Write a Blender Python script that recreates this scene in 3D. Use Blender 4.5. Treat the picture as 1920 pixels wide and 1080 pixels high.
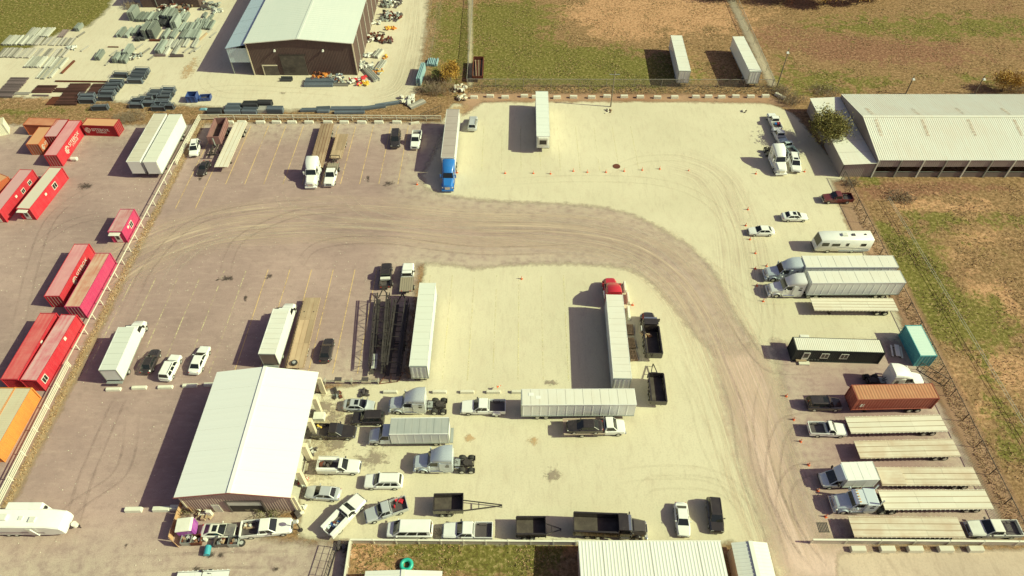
import bpy, math, random, bmesh
import numpy as np
from mathutils import Vector, Matrix
random.seed(7); rng = np.random.default_rng(7)
for o in list(bpy.data.objects): bpy.data.objects.remove(o)
SC = bpy.context.scene; COL = SC.collection
# ---------------------------------------------------------------- camera
CAMH, PITCH, FPX = 86.0, math.radians(48.5), 1280.0
cd = bpy.data.cameras.new('camera'); cam = bpy.data.objects.new('camera', cd); COL.objects.link(cam)
cd.sensor_width = 36; cd.lens = 36 * FPX / 1920; cd.clip_end = 2000; cd.clip_start = 1
cam.location = (0, 0, CAMH); cam.rotation_euler = (math.pi / 2 - PITCH, 0, 0); SC.camera = cam
# ---------------------------------------------------------------- sky, sun, exposure
SUN_EL = math.radians(35.5); sdir = Vector((0.993 * math.cos(SUN_EL), -0.135 * math.cos(SUN_EL), math.sin(SUN_EL)))
W = bpy.data.worlds.new('World'); SC.world = W; W.use_nodes = True; nt = W.node_tree
sky = nt.nodes.new('ShaderNodeTexSky'); sky.sky_type = 'NISHITA'; sky.sun_disc = False
sky.sun_elevation = SUN_EL; sky.sun_rotation = math.atan2(sdir.x, sdir.y); sky.dust_density = 2.0
tint = nt.nodes.new('ShaderNodeMix'); tint.data_type = 'RGBA'; tint.blend_type = 'MULTIPLY'; tint.inputs[0].default_value = 1; tint.inputs[7].default_value = (1.22, .95, .86, 1)
nt.links.new(sky.outputs[0], tint.inputs[6]); nt.links.new(tint.outputs[2], nt.nodes['Background'].inputs[0]); nt.nodes['Background'].inputs[1].default_value = 0.076
sl = bpy.data.lights.new('sun', 'SUN'); sl.energy = 5.0; sl.angle = math.radians(0.5); sl.color = (0.90, 1.0, 0.60)
so = bpy.data.objects.new('sun', sl); COL.objects.link(so); so.rotation_euler = (-sdir).to_track_quat('-Z', 'Y').to_euler()
so.location = (60, -10, 90)
vs = SC.view_settings; vs.view_transform = 'Standard'; vs.look = 'None'; vs.exposure = 0.25; vs.gamma = 1; vs.use_curve_mapping = False
SC.render.engine = 'CYCLES'; SC.cycles.max_bounces = 5; SC.cycles.diffuse_bounces = 3; SC.cycles.glossy_bounces = 2; SC.cycles.transparent_max_bounces = 12
# ---------------------------------------------------------------- helpers
def G(px, py, z=0.0):
    "point of the place at height z, surveyed from the photograph (1920 x 1080)"
    u = (px - 960) / FPX; v = (540 - py) / FPX
    d = Vector((u, math.cos(PITCH) + v * math.sin(PITCH), -math.sin(PITCH) + v * math.cos(PITCH)))
    t = (z - CAMH) / d.z
    return Vector((d.x * t, d.y * t, z))
class MB:
    def __init__(s): s.v = []; s.f = []
    def add(s, vs, fs):
        b = len(s.v); s.v += [tuple(p) for p in vs]; s.f += [tuple(b + i for i in q) for q in fs]; return s
    def box(s, x0, x1, y0, y1, z0, z1):
        return s.frus((x0, x1, y0, y1, z0), (x0, x1, y0, y1, z1))
    def frus(s, b, t):
        v = [(b[0], b[2], b[4]), (b[1], b[2], b[4]), (b[1], b[3], b[4]), (b[0], b[3], b[4]), (t[0], t[2], t[4]), (t[1], t[2], t[4]), (t[1], t[3], t[4]), (t[0], t[3], t[4])]
        return s.add(v, [(3, 2, 1, 0), (4, 5, 6, 7), (0, 1, 5, 4), (1, 2, 6, 5), (2, 3, 7, 6), (3, 0, 4, 7)])
    def cyl(s, p, q, r, n=10, r2=None):
        p = Vector(p); q = Vector(q); r2 = r if r2 is None else r2
        d = (q - p).normalized(); a = d.orthogonal().normalized(); b = d.cross(a)
        v = []
        for c, rr in ((p, r), (q, r2)):
            for i in range(n):
                t = 2 * math.pi * i / n; v.append(c + a * (rr * math.cos(t)) + b * (rr * math.sin(t)))
        f = [(i, (i + 1) % n, n + (i + 1) % n, n + i) for i in range(n)] + [tuple(range(n - 1, -1, -1)), tuple(range(n, 2 * n))]
        return s.add(v, f)
    def bar(s, p, q, w=.06, h=None):
        h = h or w; p = Vector(p); q = Vector(q); d = (q - p).normalized()
        up = Vector((0, 0, 1)) if abs(d.z) < .9 else Vector((1, 0, 0))
        a = d.cross(up).normalized() * (w / 2); b = a.cross(d).normalized() * (h / 2)
        v = [p - a - b, p + a - b, p + a + b, p - a + b, q - a - b, q + a - b, q + a + b, q - a + b]
        return s.add(v, [(3, 2, 1, 0), (4, 5, 6, 7), (0, 1, 5, 4), (1, 2, 6, 5), (2, 3, 7, 6), (3, 0, 4, 7)])
    def loft(s, rings):
        n = len(rings[0]); v = [p for r in rings for p in r]; f = []
        for k in range(len(rings) - 1):
            for i in range(n): f.append((k * n + i, k * n + (i + 1) % n, (k + 1) * n + (i + 1) % n, (k + 1) * n + i))
        f += [tuple(range(n - 1, -1, -1)), tuple(range((len(rings) - 1) * n, len(rings) * n))]
        return s.add(v, f)
    def poly(s, pts): return s.add(pts, [tuple(range(len(pts)))])
    def corr(s, o, u, v, n, pitch=.3, depth=.04, wave=(0, .25, .5, .75)):
        "corrugated sheet: origin o, length vector u, height vector v, outward unit n"
        o = Vector(o); u = Vector(u); v = Vector(v); n = Vector(n); L = u.length; k = max(1, round(L / pitch)); ts = []
        for i in range(k):
            ts += [((i + wave[0]) / k, 0), ((i + wave[1]) / k, 1), ((i + wave[2]) / k, 1), ((i + wave[3]) / k, 0)]
        ts.append((1, 0)); vv = []
        for t, h in ts:
            p = o + u * t + n * (depth * h); vv += [p, p + v]
        return s.add(vv, [(2 * i, 2 * i + 2, 2 * i + 3, 2 * i + 1) for i in range(len(ts) - 1)])
def octr(x, hw, z0, z1, c=.12):
    c2 = min(c, (z1 - z0) * .45)
    return [(x, -hw + c, z0), (x, hw - c, z0), (x, hw, z0 + c2), (x, hw, z1 - c2 * 1.2), (x, hw - c * 1.3, z1), (x, -hw + c * 1.3, z1), (x, -hw, z1 - c2 * 1.2), (x, -hw, z0 + c2)]
MESH = {}
def mesh_of(name, mb, mat, smooth=False, key=None):
    if key is not None and key in MESH: return MESH[key]
    me = bpy.data.meshes.new(name); me.from_pydata([tuple(p) for p in mb.v], [], mb.f)
    bm = bmesh.new(); bm.from_mesh(me); bmesh.ops.recalc_face_normals(bm, faces=bm.faces); bm.to_mesh(me); bm.free()
    if mat: me.materials.append(mat)
    if smooth:
        me.polygons.foreach_set('use_smooth', [True] * len(me.polygons)); me.set_sharp_from_angle(angle=math.radians(smooth if smooth > 1 else 42))
    me.update()
    if key is not None: MESH[key] = me
    return me
def part(name, mb, mat, parent=None, smooth=False, bev=0, key=None, loc=None):
    me = mesh_of(name, mb, mat, smooth, key) if not isinstance(mb, bpy.types.Mesh) else mb
    o = bpy.data.objects.new(name, me); COL.objects.link(o); o.parent = parent
    if loc is not None: o.location = loc
    if bev:
        m = o.modifiers.new('bevel', 'BEVEL'); m.width = bev; m.segments = 2; m.limit_method = 'ANGLE'; m.angle_limit = math.radians(35)
    return o
def thing(name, label, cat, loc=(0, 0, 0), rz=0.0, group=None):
    o = bpy.data.objects.new(name, None); COL.objects.link(o); o.empty_display_size = .5
    o.location = loc; o.rotation_euler = (0, 0, rz); return tag(o, label, cat, group)
def tag(o, label, cat, group=None):
    o['label'] = label; o['category'] = cat
    if group: o['group'] = group
    return o
def struct(o): o['kind'] = 'structure'; return o
ORD = ['first', 'second', 'third', 'fourth', 'fifth', 'sixth', 'seventh', 'eighth', 'ninth', 'tenth', 'eleventh', 'twelfth', 'thirteenth', 'fourteenth', 'fifteenth', 'sixteenth', 'seventeenth', 'eighteenth', 'nineteenth', 'twentieth']
def span(a, b, z):
    "centre, heading and length between two surveyed points at height z"
    A = G(*a, z); B = G(*b, z); c = (A + B) / 2; d = B - A
    return (c.x, c.y, 0), math.atan2(d.y, d.x), d.length
# ---------------------------------------------------------------- materials
class NT:
    def __init__(s, name):
        s.m = bpy.data.materials.new(name); s.m.use_nodes = True; s.n = s.m.node_tree.nodes; s.l = s.m.node_tree.links
        s.b = s.n['Principled BSDF']; s.out = s.n['Material Output']
    def new(s, t, **k):
        x = s.n.new(t)
        for a, b in k.items(): setattr(x, a, b)
        return x
    def link(s, a, b): s.l.new(a, b)
    def pos(s, scale=(1, 1, 1), obj=False, uv=False):
        if obj or uv:
            t = s.new('ShaderNodeTexCoord'); o = t.outputs['UV' if uv else 'Object']
        else: o = s.new('ShaderNodeNewGeometry').outputs['Position']
        m = s.new('ShaderNodeMapping'); m.inputs['Scale'].default_value = scale; s.link(o, m.inputs[0]); return m.outputs[0]
    def noise(s, scale, detail=3, rough=.55, vec=None, dist=0):
        n = s.new('ShaderNodeTexNoise'); n.inputs['Scale'].default_value = scale; n.inputs['Detail'].default_value = detail
        n.inputs['Roughness'].default_value = rough; n.inputs['Distortion'].default_value = dist
        s.link(vec if vec is not None else s.pos(), n.inputs['Vector']); return n.outputs[0]
    def ramp(s, fac, *stops):
        r = s.new('ShaderNodeValToRGB'); e = r.color_ramp.elements
        while len(e) < len(stops): e.new(.5)
        for i, (p, c) in enumerate(stops):
            e[i].position = p; e[i].color = (c, c, c, 1) if isinstance(c, (int, float)) else (*c, 1)
        s.link(fac, r.inputs[0]); return r.outputs[0]
    def mix(s, fac, a, b, mode='MIX'):
        x = s.new('ShaderNodeMix', data_type='RGBA', blend_type=mode)
        for i, q in ((0, fac), (6, a), (7, b)):
            if isinstance(q, (int, float)): x.inputs[i].default_value = q
            elif isinstance(q, tuple): x.inputs[i].default_value = (*q, 1)
            else: s.link(q, x.inputs[i])
        return x.outputs[2]
    def math(s, op, a, b=None, clamp=False):
        x = s.new('ShaderNodeMath', operation=op, use_clamp=clamp)
        for i, q in enumerate((a, b)):
            if q is None: continue
            if isinstance(q, (int, float)): x.inputs[i].default_value = q
            else: s.link(q, x.inputs[i])
        return x.outputs[0]
    def attr(s, name):
        a = s.new('ShaderNodeAttribute'); a.attribute_name = name; return a.outputs['Fac']
    def col(s, c): s.link(c, s.b.inputs['Base Color']); return s
    def rough(s, r): s.b.inputs['Roughness'].default_value = r; return s
    def bump(s, h, st=.3, d=.05):
        b = s.new('ShaderNodeBump'); b.inputs['Strength'].default_value = st; b.inputs['Distance'].default_value = d
        s.link(h, b.inputs['Height']); s.link(b.outputs[0], s.b.inputs['Normal']); return s
    def alpha(s, a):
        s.link(a, s.b.inputs['Alpha']); return s
MATS = {}
def paint(name, c, rough=.35, metal=0.0, coat=.3, dirt=.25, dcol=(.33, .28, .22)):
    if name in MATS: return MATS[name]
    t = NT(name); p = t.pos(); n1 = t.noise(.9, 4, .6, p); n2 = t.noise(7, 3, .6, p)
    f = t.math('MULTIPLY', t.ramp(n1, (.42, 0.0), (.75, 1.0)), dirt); f2 = t.math('MULTIPLY', t.ramp(n2, (.45, 0.0), (.75, 1.0)), dirt * .6)
    f = t.math('MAXIMUM', f, f2)
    t.col(t.mix(f, c, dcol)); t.b.inputs['Metallic'].default_value = metal; t.b.inputs['Coat Weight'].default_value = coat
    t.link(t.ramp(f, (0, rough), (.5, min(1, rough + .3))), t.b.inputs['Roughness']); MATS[name] = t.m; return t.m
def streaky(name, c, c2, amt=.5, axis='x', scale=.5, rough=.55, obj=True, var=0.0, spec=.25):
    "painted sheet with streaks of weathering along one axis of the thing"
    if name in MATS: return MATS[name]
    t = NT(name); sc = {'x': (.12, 2.2, 1), 'y': (2.2, .12, 1), 'z': (2.2, 2.2, .15)}[axis]
    n = t.noise(1.2, 5, .6, t.pos(sc, obj=obj)); n2 = t.noise(scale, 4, .6, t.pos((1, 1, 1), obj=obj)); n3 = t.noise(9, 2, .5, t.pos((1, 1, 1), obj=obj))
    f = t.math('MULTIPLY', t.ramp(t.math('MULTIPLY', t.math('ADD', n, n2), .5), (.42, 0.0), (.62, 1.0)), amt)
    c1 = t.mix(t.math('MULTIPLY', n3, .25), c, tuple(x * .6 for x in c))
    cc = t.mix(f, c1, c2)
    if var: cc = t.mix(1.0, cc, t.ramp(t.new('ShaderNodeObjectInfo').outputs['Random'], (0.0, 1 - var), (1.0, 1 + var * .5)), 'MULTIPLY')
    t.col(cc).rough(rough); t.b.inputs['Specular IOR Level'].default_value = spec; MATS[name] = t.m; return t.m
WHITE = paint('white_paint', (.80, .80, .78), .3, dirt=.14); OFFW = paint('cream_paint', (.74, .73, .66), .4, dirt=.25)
SILVER = paint('silver_paint', (.56, .58, .60), .28, .25, .6, .12); BLACK = paint('black_paint', (.034, .027, .028), .22, 0, .7, .12, (.16, .13, .11))
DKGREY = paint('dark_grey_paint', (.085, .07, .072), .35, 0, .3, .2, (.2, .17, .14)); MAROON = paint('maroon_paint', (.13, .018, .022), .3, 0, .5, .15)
RED = paint('red_paint', (.55, .02, .035), .3, 0, .6, .08); BLUE = paint('blue_paint', (.02, .17, .55), .28, 0, .6, .08); TRUCKBLUE = paint('pale_blue_skylit_paint', (.60, .66, .72), .25, .1, .7, .08)  # truck blue: whitish paint with sky reflection mixed into its colour
TYRE = paint('tyre_rubber', (.022, .020, .020), .8, 0, 0, .35, (.14, .12, .1)); RIM = paint('rim_metal', (.62, .62, .60), .35, .5, 0, .2)
STEEL = paint('galvanised_steel', (.40, .43, .42), .45, .5, 0, .25); CHASSIS = paint('chassis_black', (.034, .027, .027), .6, 0, 0, .4, (.15, .12, .1))
CHROME = paint('chrome', (.75, .76, .78), .15, .9, 0, .1); ORANGE = paint('orange_plastic', (.75, .13, .03), .5, 0, 0, .15)
CONC = paint('concrete', (.66, .62, .52), .9, 0, 0, .35, (.45, .38, .30)); RUST = streaky('rusty_steel', (.17, .055, .035), (.075, .028, .022), .7, 'x', .8, .85)
LAMP = paint('lamp_glass', (.7, .7, .66), .15, 0, .6, .05); TAIL = paint('tail_lamp', (.45, .01, .015), .2, 0, .6, .05)
def glassm():
    t = NT('tinted_glass'); t.b.inputs['Base Color'].default_value = (.016, .018, .02, 1); t.b.inputs['Roughness'].default_value = .06
    t.b.inputs['Coat Weight'].default_value = .4; t.b.inputs['Coat Roughness'].default_value = .03; return t.m
GLASS = glassm()
def leafm(name, c1, c2, c3):
    t = NT(name); r = t.new('ShaderNodeNewGeometry').outputs['Random Per Island']; t.col(t.ramp(r, (0.0, c1), (.5, c2), (1.0, c3))).rough(.7)
    t.b.inputs['Subsurface Weight'].default_value = 0; return t.m
def roofm(name, c, axis, c2=(.5, .46, .36), amt=.35):
    return streaky(name, c, c2, amt, axis, .12, .45, obj=False)
# ================================================================ the ground
def sdist(P, poly):
    "signed distance (positive inside) of points P (n,2) to polygon"
    A = np.array(poly); B = np.roll(A, -1, 0); best = np.full(len(P), 1e9); ins = np.zeros(len(P), bool)
    for a, b in zip(A, B):
        d = b - a; t = np.clip(((P - a) @ d) / max(d @ d, 1e-9), 0, 1); best = np.minimum(best, np.hypot(*(P - (a + t[:, None] * d)).T))
        c = ((a[1] > P[:, 1]) != (b[1] > P[:, 1]))
        with np.errstate(divide='ignore', invalid='ignore'): xi = a[0] + (P[:, 1] - a[1]) * d[0] / (d[1] if d[1] else 1e-9)
        ins ^= c & (P[:, 0] < xi)
    return np.where(ins, best, -best)
def grid_mesh(name, xs, ys, z, keep=None, attrs=None):
    X, Y = np.meshgrid(xs, ys); P = np.stack([X.ravel(), Y.ravel()], 1); nx = len(xs); ny = len(ys)
    I = np.arange(nx * ny).reshape(ny, nx); F = np.stack([I[:-1, :-1].ravel(), I[:-1, 1:].ravel(), I[1:, 1:].ravel(), I[1:, :-1].ravel()], 1)
    if keep is not None:
        k = keep(P); F = F[k[F].any(1)]
    used = np.unique(F); mp = -np.ones(nx * ny, int); mp[used] = np.arange(len(used)); P = P[used]; F = mp[F]
    me = bpy.data.meshes.new(name); me.vertices.add(len(P)); me.vertices.foreach_set('co', np.column_stack([P, np.full(len(P), z)]).ravel())
    me.loops.add(F.size); me.loops.foreach_set('vertex_index', F.ravel().astype(np.int32)); me.polygons.add(len(F))
    me.polygons.foreach_set('loop_start', np.arange(0, F.size, 4, dtype=np.int32)); me.update(calc_edges=True)
    for n, fn in (attrs or {}).items():
        a = me.attributes.new(n, 'FLOAT', 'POINT'); a.data.foreach_set('value', fn(P).astype(np.float32))
    return me
def sheet(name, poly_px, z, mat, res=.8, world=False, parent=None):
    poly = [tuple(p) for p in poly_px] if world else [tuple(G(*p)[:2]) for p in poly_px]
    A = np.array(poly); lo = A.min(0) - 1.5; hi = A.max(0) + 1.5
    me = grid_mesh(name, np.arange(lo[0], hi[0] + res, res), np.arange(lo[1], hi[1] + res, res), z, lambda P: sdist(P, poly) > -1.3, {'edge': lambda P: sdist(P, poly)})
    me.materials.append(mat); o = bpy.data.objects.new(name, me); COL.objects.link(o)
    if parent: o.parent = parent
    else: struct(o)
    return o
def edge_alpha(t, amp, soft, scale=.5):
    n = t.noise(scale, 6, .7); e = t.math('ADD', t.attr('edge'), t.math('MULTIPLY', t.math('SUBTRACT', n, .5), amp))
    t.alpha(t.math('ADD', t.math('DIVIDE', e, soft), .5, clamp=True))
def blob(lst):
    def f(P):
        v = np.zeros(len(P))
        for px, py, rx, ry, a in lst:
            c = G(px, py); v += a * np.exp(-((P[:, 0] - c.x) / rx) ** 2 - ((P[:, 1] - c.y) / ry) ** 2)
        return v
    return f
# --- terrain: one sheet to beyond every edge of the picture
green = blob([(930, 60, 14, 14, 1.0), (1000, 130, 18, 8, 1.1), (1100, 110, 12, 7, .9), (1180, 145, 14, 5, 1.0), (960, 20, 16, 10, .5), (1230, 120, 8, 6, .5), (70, 25, 18, 16, 1.3), (130, 10, 18, 12, .9), (20, 70, 16, 10, .9), (30, 210, 14, 2.5, .5), (200, 205, 12, 2, .35),
    (1500, 160, 9, 6, .6), (1600, 150, 8, 6, .5), (1760, 45, 22, 8, .4), (1890, 50, 14, 8, .5), (1700, 490, 7, 9, 1.1), (1800, 600, 5, 7, .7), (1780, 420, 6, 4, .6), (1880, 620, 5, 5, .6), (1840, 700, 4, 6, .5), (1700, 60, 20, 6, .5), (1560, 40, 14, 6, .4), (1800, 150, 16, 4, .5), (1650, 450, 3, 6, .5), (1760, 580, 5, 6, .9), (1740, 400, 5, 2.5, .5), (1880, 410, 5, 3, .6), (1900, 830, 5, 5, .8), (1870, 480, 5, 5, .35), (1700, 620, 4, 5, .4), (760, 1040, 7, 2, .3), (880, 1030, 9, 2.2, .75), (980, 1040, 6, 4, .9), (840, 1060, 6, 4, .3), (1620, 340, 4, 2, .7), (830, 30, 4, 20, .45), (850, 120, 4, 10, .3), (1420, 1040, 3, 6, .3), (1350, 130, 6, 8, .3), (1470, 120, 5, 9, .4)])
tan = blob([(1200, 10, 26, 12, .8), (1300, 30, 22, 10, .7), (1180, 60, 12, 5, .6), (1100, 30, 8, 5, .5), (130, 45, 8, 6, .7), (1750, 390, 8, 3, .8), (1830, 440, 7, 4, .8), (1760, 480, 6, 3, .5), (1850, 560, 7, 6, .9), (1820, 640, 6, 5, .8), (1880, 700, 6, 4, .8), (1790, 740, 4, 6, .5), (1860, 790, 5, 4, .5), (730, 1050, 4, 3, .8), (680, 1040, 2.5, 2.5, .5), (1000, 95, 10, 4, .3), (40, 180, 20, 3, .5), (1840, 380, 10, 4, .5), (1680, 380, 6, 3, .3), (20, 130, 9, 4, .8)])
brown = blob([(970, 85, 9, 5, .7), (1010, 70, 5, 4, .5), (1600, 70, 26, 12, .5), (1780, 100, 26, 10, .6), (1590, 95, 9, 5, .7), (1900, 20, 20, 8, .5), (1450, 60, 10, 10, .4), (1720, 365, 14, 2.5, .5), (820, 60, 5, 24, .5), (1660, 360, 6, 3, .6), (1790, 520, 8, 6, .6), (1850, 640, 8, 6, .5), (1800, 350, 16, 2, .7), (860, 150, 3, 6, .6), (5, 10, 10, 12, .9), (100, 215, 30, 1.3, .6), (1880, 1000, 8, 6, .4), (1800, 860, 3, 5, .4)])
def groundm():
    t = NT('field_ground'); n1 = t.noise(.09, 6, .65); n2 = t.noise(.35, 8, .78, None, .7); n3 = t.noise(1.7, 6, .8); n4 = t.noise(.8, 7, .75, t.pos((.6, 1.3, 1)), .6)
    def w(a, k): k *= 2.4; return t.ramp(t.math('ADD', t.math('MULTIPLY', t.attr(a), .66 if a == 'green' else .6), t.math('ADD', t.math('MULTIPLY', t.math('SUBTRACT', n1, .5), .9), t.math('MULTIPLY', t.math('SUBTRACT', n2, .5), k))), (.27, 0.0), (.47, 1.0))
    base = t.mix(t.ramp(n4, (.3, 0.0), (.7, 1.0)), (.20, .125, .06), (.36, .21, .12))
    c = t.mix(t.math('MULTIPLY', w('brown', .8), .85), base, t.mix(n2, (.17, .075, .05), (.32, .15, .11)))
    c = t.mix(t.math('MULTIPLY', w('tan', 1.0), .9), c, t.mix(n4, (.36, .165, .085), (.72, .43, .265)))
    c = t.mix(t.math('MULTIPLY', w('green', .9), .92), c, t.mix(n3, (.075, .092, .013), (.22, .20, .05)))
    c = t.mix(t.ramp(n3, (.36, .85), (.52, 0.0)), c, (.09, .058, .026)); c = t.mix(t.ramp(n3, (.52, 0.0), (.68, .6)), c, (.62, .42, .26))
    t.col(c).rough(1.0).bump(n3, .5, .12); t.b.inputs['Specular IOR Level'].default_value = .1; return t.m
gx = np.concatenate([np.arange(-420, -130, 20), np.arange(-130, 130, 1.4), np.arange(130, 421, 20)]); gy = np.concatenate([np.arange(-60, 15, 6), np.arange(15, 190, 1.4), np.arange(190, 560, 20)])
me = grid_mesh('ground', gx, gy, 0, None, {'green': green, 'tan': tan, 'brown': brown}); me.materials.append(groundm())
ground = struct(bpy.data.objects.new('ground', me)); COL.objects.link(ground)
# --- pale crushed limestone of the yards
def limem(name, c1, c2, dirt, amp=2.2, soft=.8, spots=.35):
    t = NT(name); n1 = t.noise(.05, 3, .6); n2 = t.noise(.5, 4, .65); n3 = t.noise(4.5, 3, .75); n4 = t.noise(9, 2, .6)
    c = t.mix(t.ramp(n1, (.35, 0.0), (.65, 1.0)), c1, c2); c = t.mix(t.ramp(n2, (.5, 0.0), (.8, spots)), c, dirt)
    n5 = t.noise(.9, 6, .75, t.pos((1.4, .35, 1)), .8); c = t.mix(t.ramp(n5, (.5, 0.0), (.78, .5)), c, tuple(x * .74 for x in dirt)); c = t.mix(t.ramp(n3, (.3, .45), (.52, 0.0)), c, tuple(x * .7 for x in c1)); c = t.mix(t.ramp(n4, (.64, 0.0), (.74, .55)), c, tuple(x * .5 for x in c1))
    t.col(c).rough(1.0).bump(n3, .25, .05); t.b.inputs['Specular IOR Level'].default_value = .15; edge_alpha(t, amp, soft); return t.m
LIME = limem('limestone_gravel', (.60, .535, .40), (.67, .60, .455), (.55, .44, .33)); LIME2 = limem('limestone_gravel_north', (.60, .53, .41), (.665, .59, .465), (.55, .42, .31), 4, 1.5)
sheet('limestone_yard', [(846, 196), (1000, 186), (1250, 186), (1440, 192), (1490, 215), (1560, 300), (1610, 380), (1655, 480), (1710, 590), (1790, 745), (1880, 925), (1912, 1013), (1580, 1018), (1570, 1090), (1455, 1090), (1436, 1017), (1000, 1018), (652, 1015), (640, 1012), (560, 1008), (560, 940), (590, 735), (700, 716), (770, 710), (800, 480), (780, 330)], .004, LIME)
sheet('limestone_yard_north', [(232, -40), (200, 20), (165, 50), (110, 62), (60, 90), (-60, 115), (-60, 178), (150, 186), (330, 196), (480, 206), (640, 208), (730, 198), (772, 184), (786, 140), (796, 60), (806, -40)], .004, LIME2)
# --- dusty asphalt
def asphm(name, c1, c2, amp=1.6, soft=.5, pale=(.66, .50, .43), pk=.5, dust=9.0):
    t = NT(name); n1 = t.noise(.045, 6, .62, dist=.4); n2 = t.noise(.7, 6, .7); n3 = t.noise(9, 4, .75); n4 = t.noise(1.1, 5, .65, t.pos((.28, 1.3, 1)))
    c = t.mix(t.ramp(n1, (.35, 0.0), (.68, 1.0)), c1, c2); c = t.mix(t.math('MULTIPLY', t.ramp(n4, (.5, 0.0), (.78, 1.0)), pk * .6), c, pale)
    ed = t.math('MULTIPLY', t.math('SUBTRACT', 1.0, t.math('DIVIDE', t.attr('edge'), dust), clamp=True), t.ramp(n2, (.3, .15), (.7, 1.0))); c = t.mix(t.math('MULTIPLY', ed, .9), c, (.60, .51, .40))
    c = t.mix(t.ramp(n2, (.25, .45), (.5, 0.0)), c, tuple(x * .68 for x in c1)); c = t.mix(t.ramp(n3, (.32, .5), (.52, 0.0)), c, tuple(x * .5 for x in c1))
    v = t.new('ShaderNodeTexVoronoi'); v.inputs['Scale'].default_value = .42; t.link(t.pos(), v.inputs['Vector'])
    c = t.mix(t.ramp(v.outputs['Distance'], (.012, .6), (.03, 0.0)), c, (.72, .62, .52))
    t.col(c).rough(.95).bump(n3, .25, .04); t.b.inputs['Specular IOR Level'].default_value = .25; edge_alpha(t, amp, soft, .8); return t.m
ASPH = asphm('dusty_asphalt', (.31, .215, .205), (.47, .33, .305), 2.6, 1.4); ASPH2 = asphm('worn_asphalt', (.33, .21, .215), (.43, .28, .27), 3.0, 2.2)
asphalt = sheet('asphalt_yard', [(-120, 231), (150, 236), (372, 234), (500, 230), (838, 230), (822, 270), (790, 330), (798, 352), (830, 366), (900, 375), (960, 379), (1050, 382), (1130, 389), (1190, 404), (1240, 430), (1290, 460), (1332, 500), (1356, 545), (1378, 595), (1412, 640), (1395, 662), (1345, 668), (1298, 622), (1262, 574), (1226, 532), (1186, 507), (1140, 498), (1060, 494), (990, 495), (930, 500), (890, 504), (850, 497), (785, 493), (776, 560), (764, 640), (758, 708), (690, 716), (596, 722), (575, 850), (552, 950), (470, 985), (500, 1012), (570, 1018), (652, 1018), (646, 1095), (-160, 1095)], .008, ASPH)
sheet('asphalt_lot', [(1452, 640), (1500, 652), (1690, 640), (1735, 690), (1768, 760), (1850, 920), (1902, 1012), (1530, 1016), (1500, 1000), (1482, 900), (1478, 800), (1462, 700)], .008, ASPH2)
DRIVE = limem('dirt_drive_soil', (.58, .42, .37), (.69, .51, .45), (.52, .36, .32), 4.0, 3.5, .5)
sheet('dirt_drive', [(1345, 660), (1420, 655), (1455, 740), (1478, 850), (1500, 960), (1545, 1018), (1620, 1022), (1625, 1100), (1480, 1095), (1450, 1010), (1425, 930), (1395, 850), (1370, 770)], .012, DRIVE)
sheet('gravel_lot', [(1572, 1036), (1960, 1030), (1960, 1100), (1575, 1100), (1568, 1060)], .0142, limem('coarse_gravel', (.52, .41, .33), (.62, .49, .39), (.4, .29, .23), 1.5, .6, .5))
# bare earth strips under the fences and along the field edge
EARTH = limem('bare_earth', (.34, .185, .12), (.46, .29, .20), (.27, .18, .09), 2.2, 1.2, .6); STRAW = limem('dry_straw_strip', (.40, .28, .17), (.50, .36, .24), (.27, .19, .09), 1.8, 1.0, .6)
sheet('earth_strip', [(878, 174), (1440, 178), (1500, 210), (1470, 200), (1430, 193), (1200, 190), (905, 191), (870, 215), (866, 190)], .0128, EARTH, .5)
sheet('grass_verge', [(-66.9, 124), (-66.9, 34), (-65.7, 34), (-65.5, 60), (-65.9, 100), (-65.9, 124)], .012, STRAW, .5, world=True)
sheet('weedy_verge', [(63.4, 34), (66.3, 34), (66.6, 70), (66.2, 104), (62.6, 104), (61.5, 92), (63, 80), (62.6, 60)], .0136, EARTH, .6, world=True)
sheet('fence_path', [(1364, 0), (1378, 0), (1424, 90), (1456, 160), (1442, 162), (1410, 95)], .0148, limem('pale_path', (.40, .33, .25), (.5, .42, .33), (.3, .22, .15), 1.6, 1.0), .6)
sheet('dirt_track', [(878, -20), (886, -20), (886, 164), (878, 164)], .012, limem('pale_track', (.45, .38, .26), (.52, .44, .31), (.3, .25, .15), 1.0, .6), .5)
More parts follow.
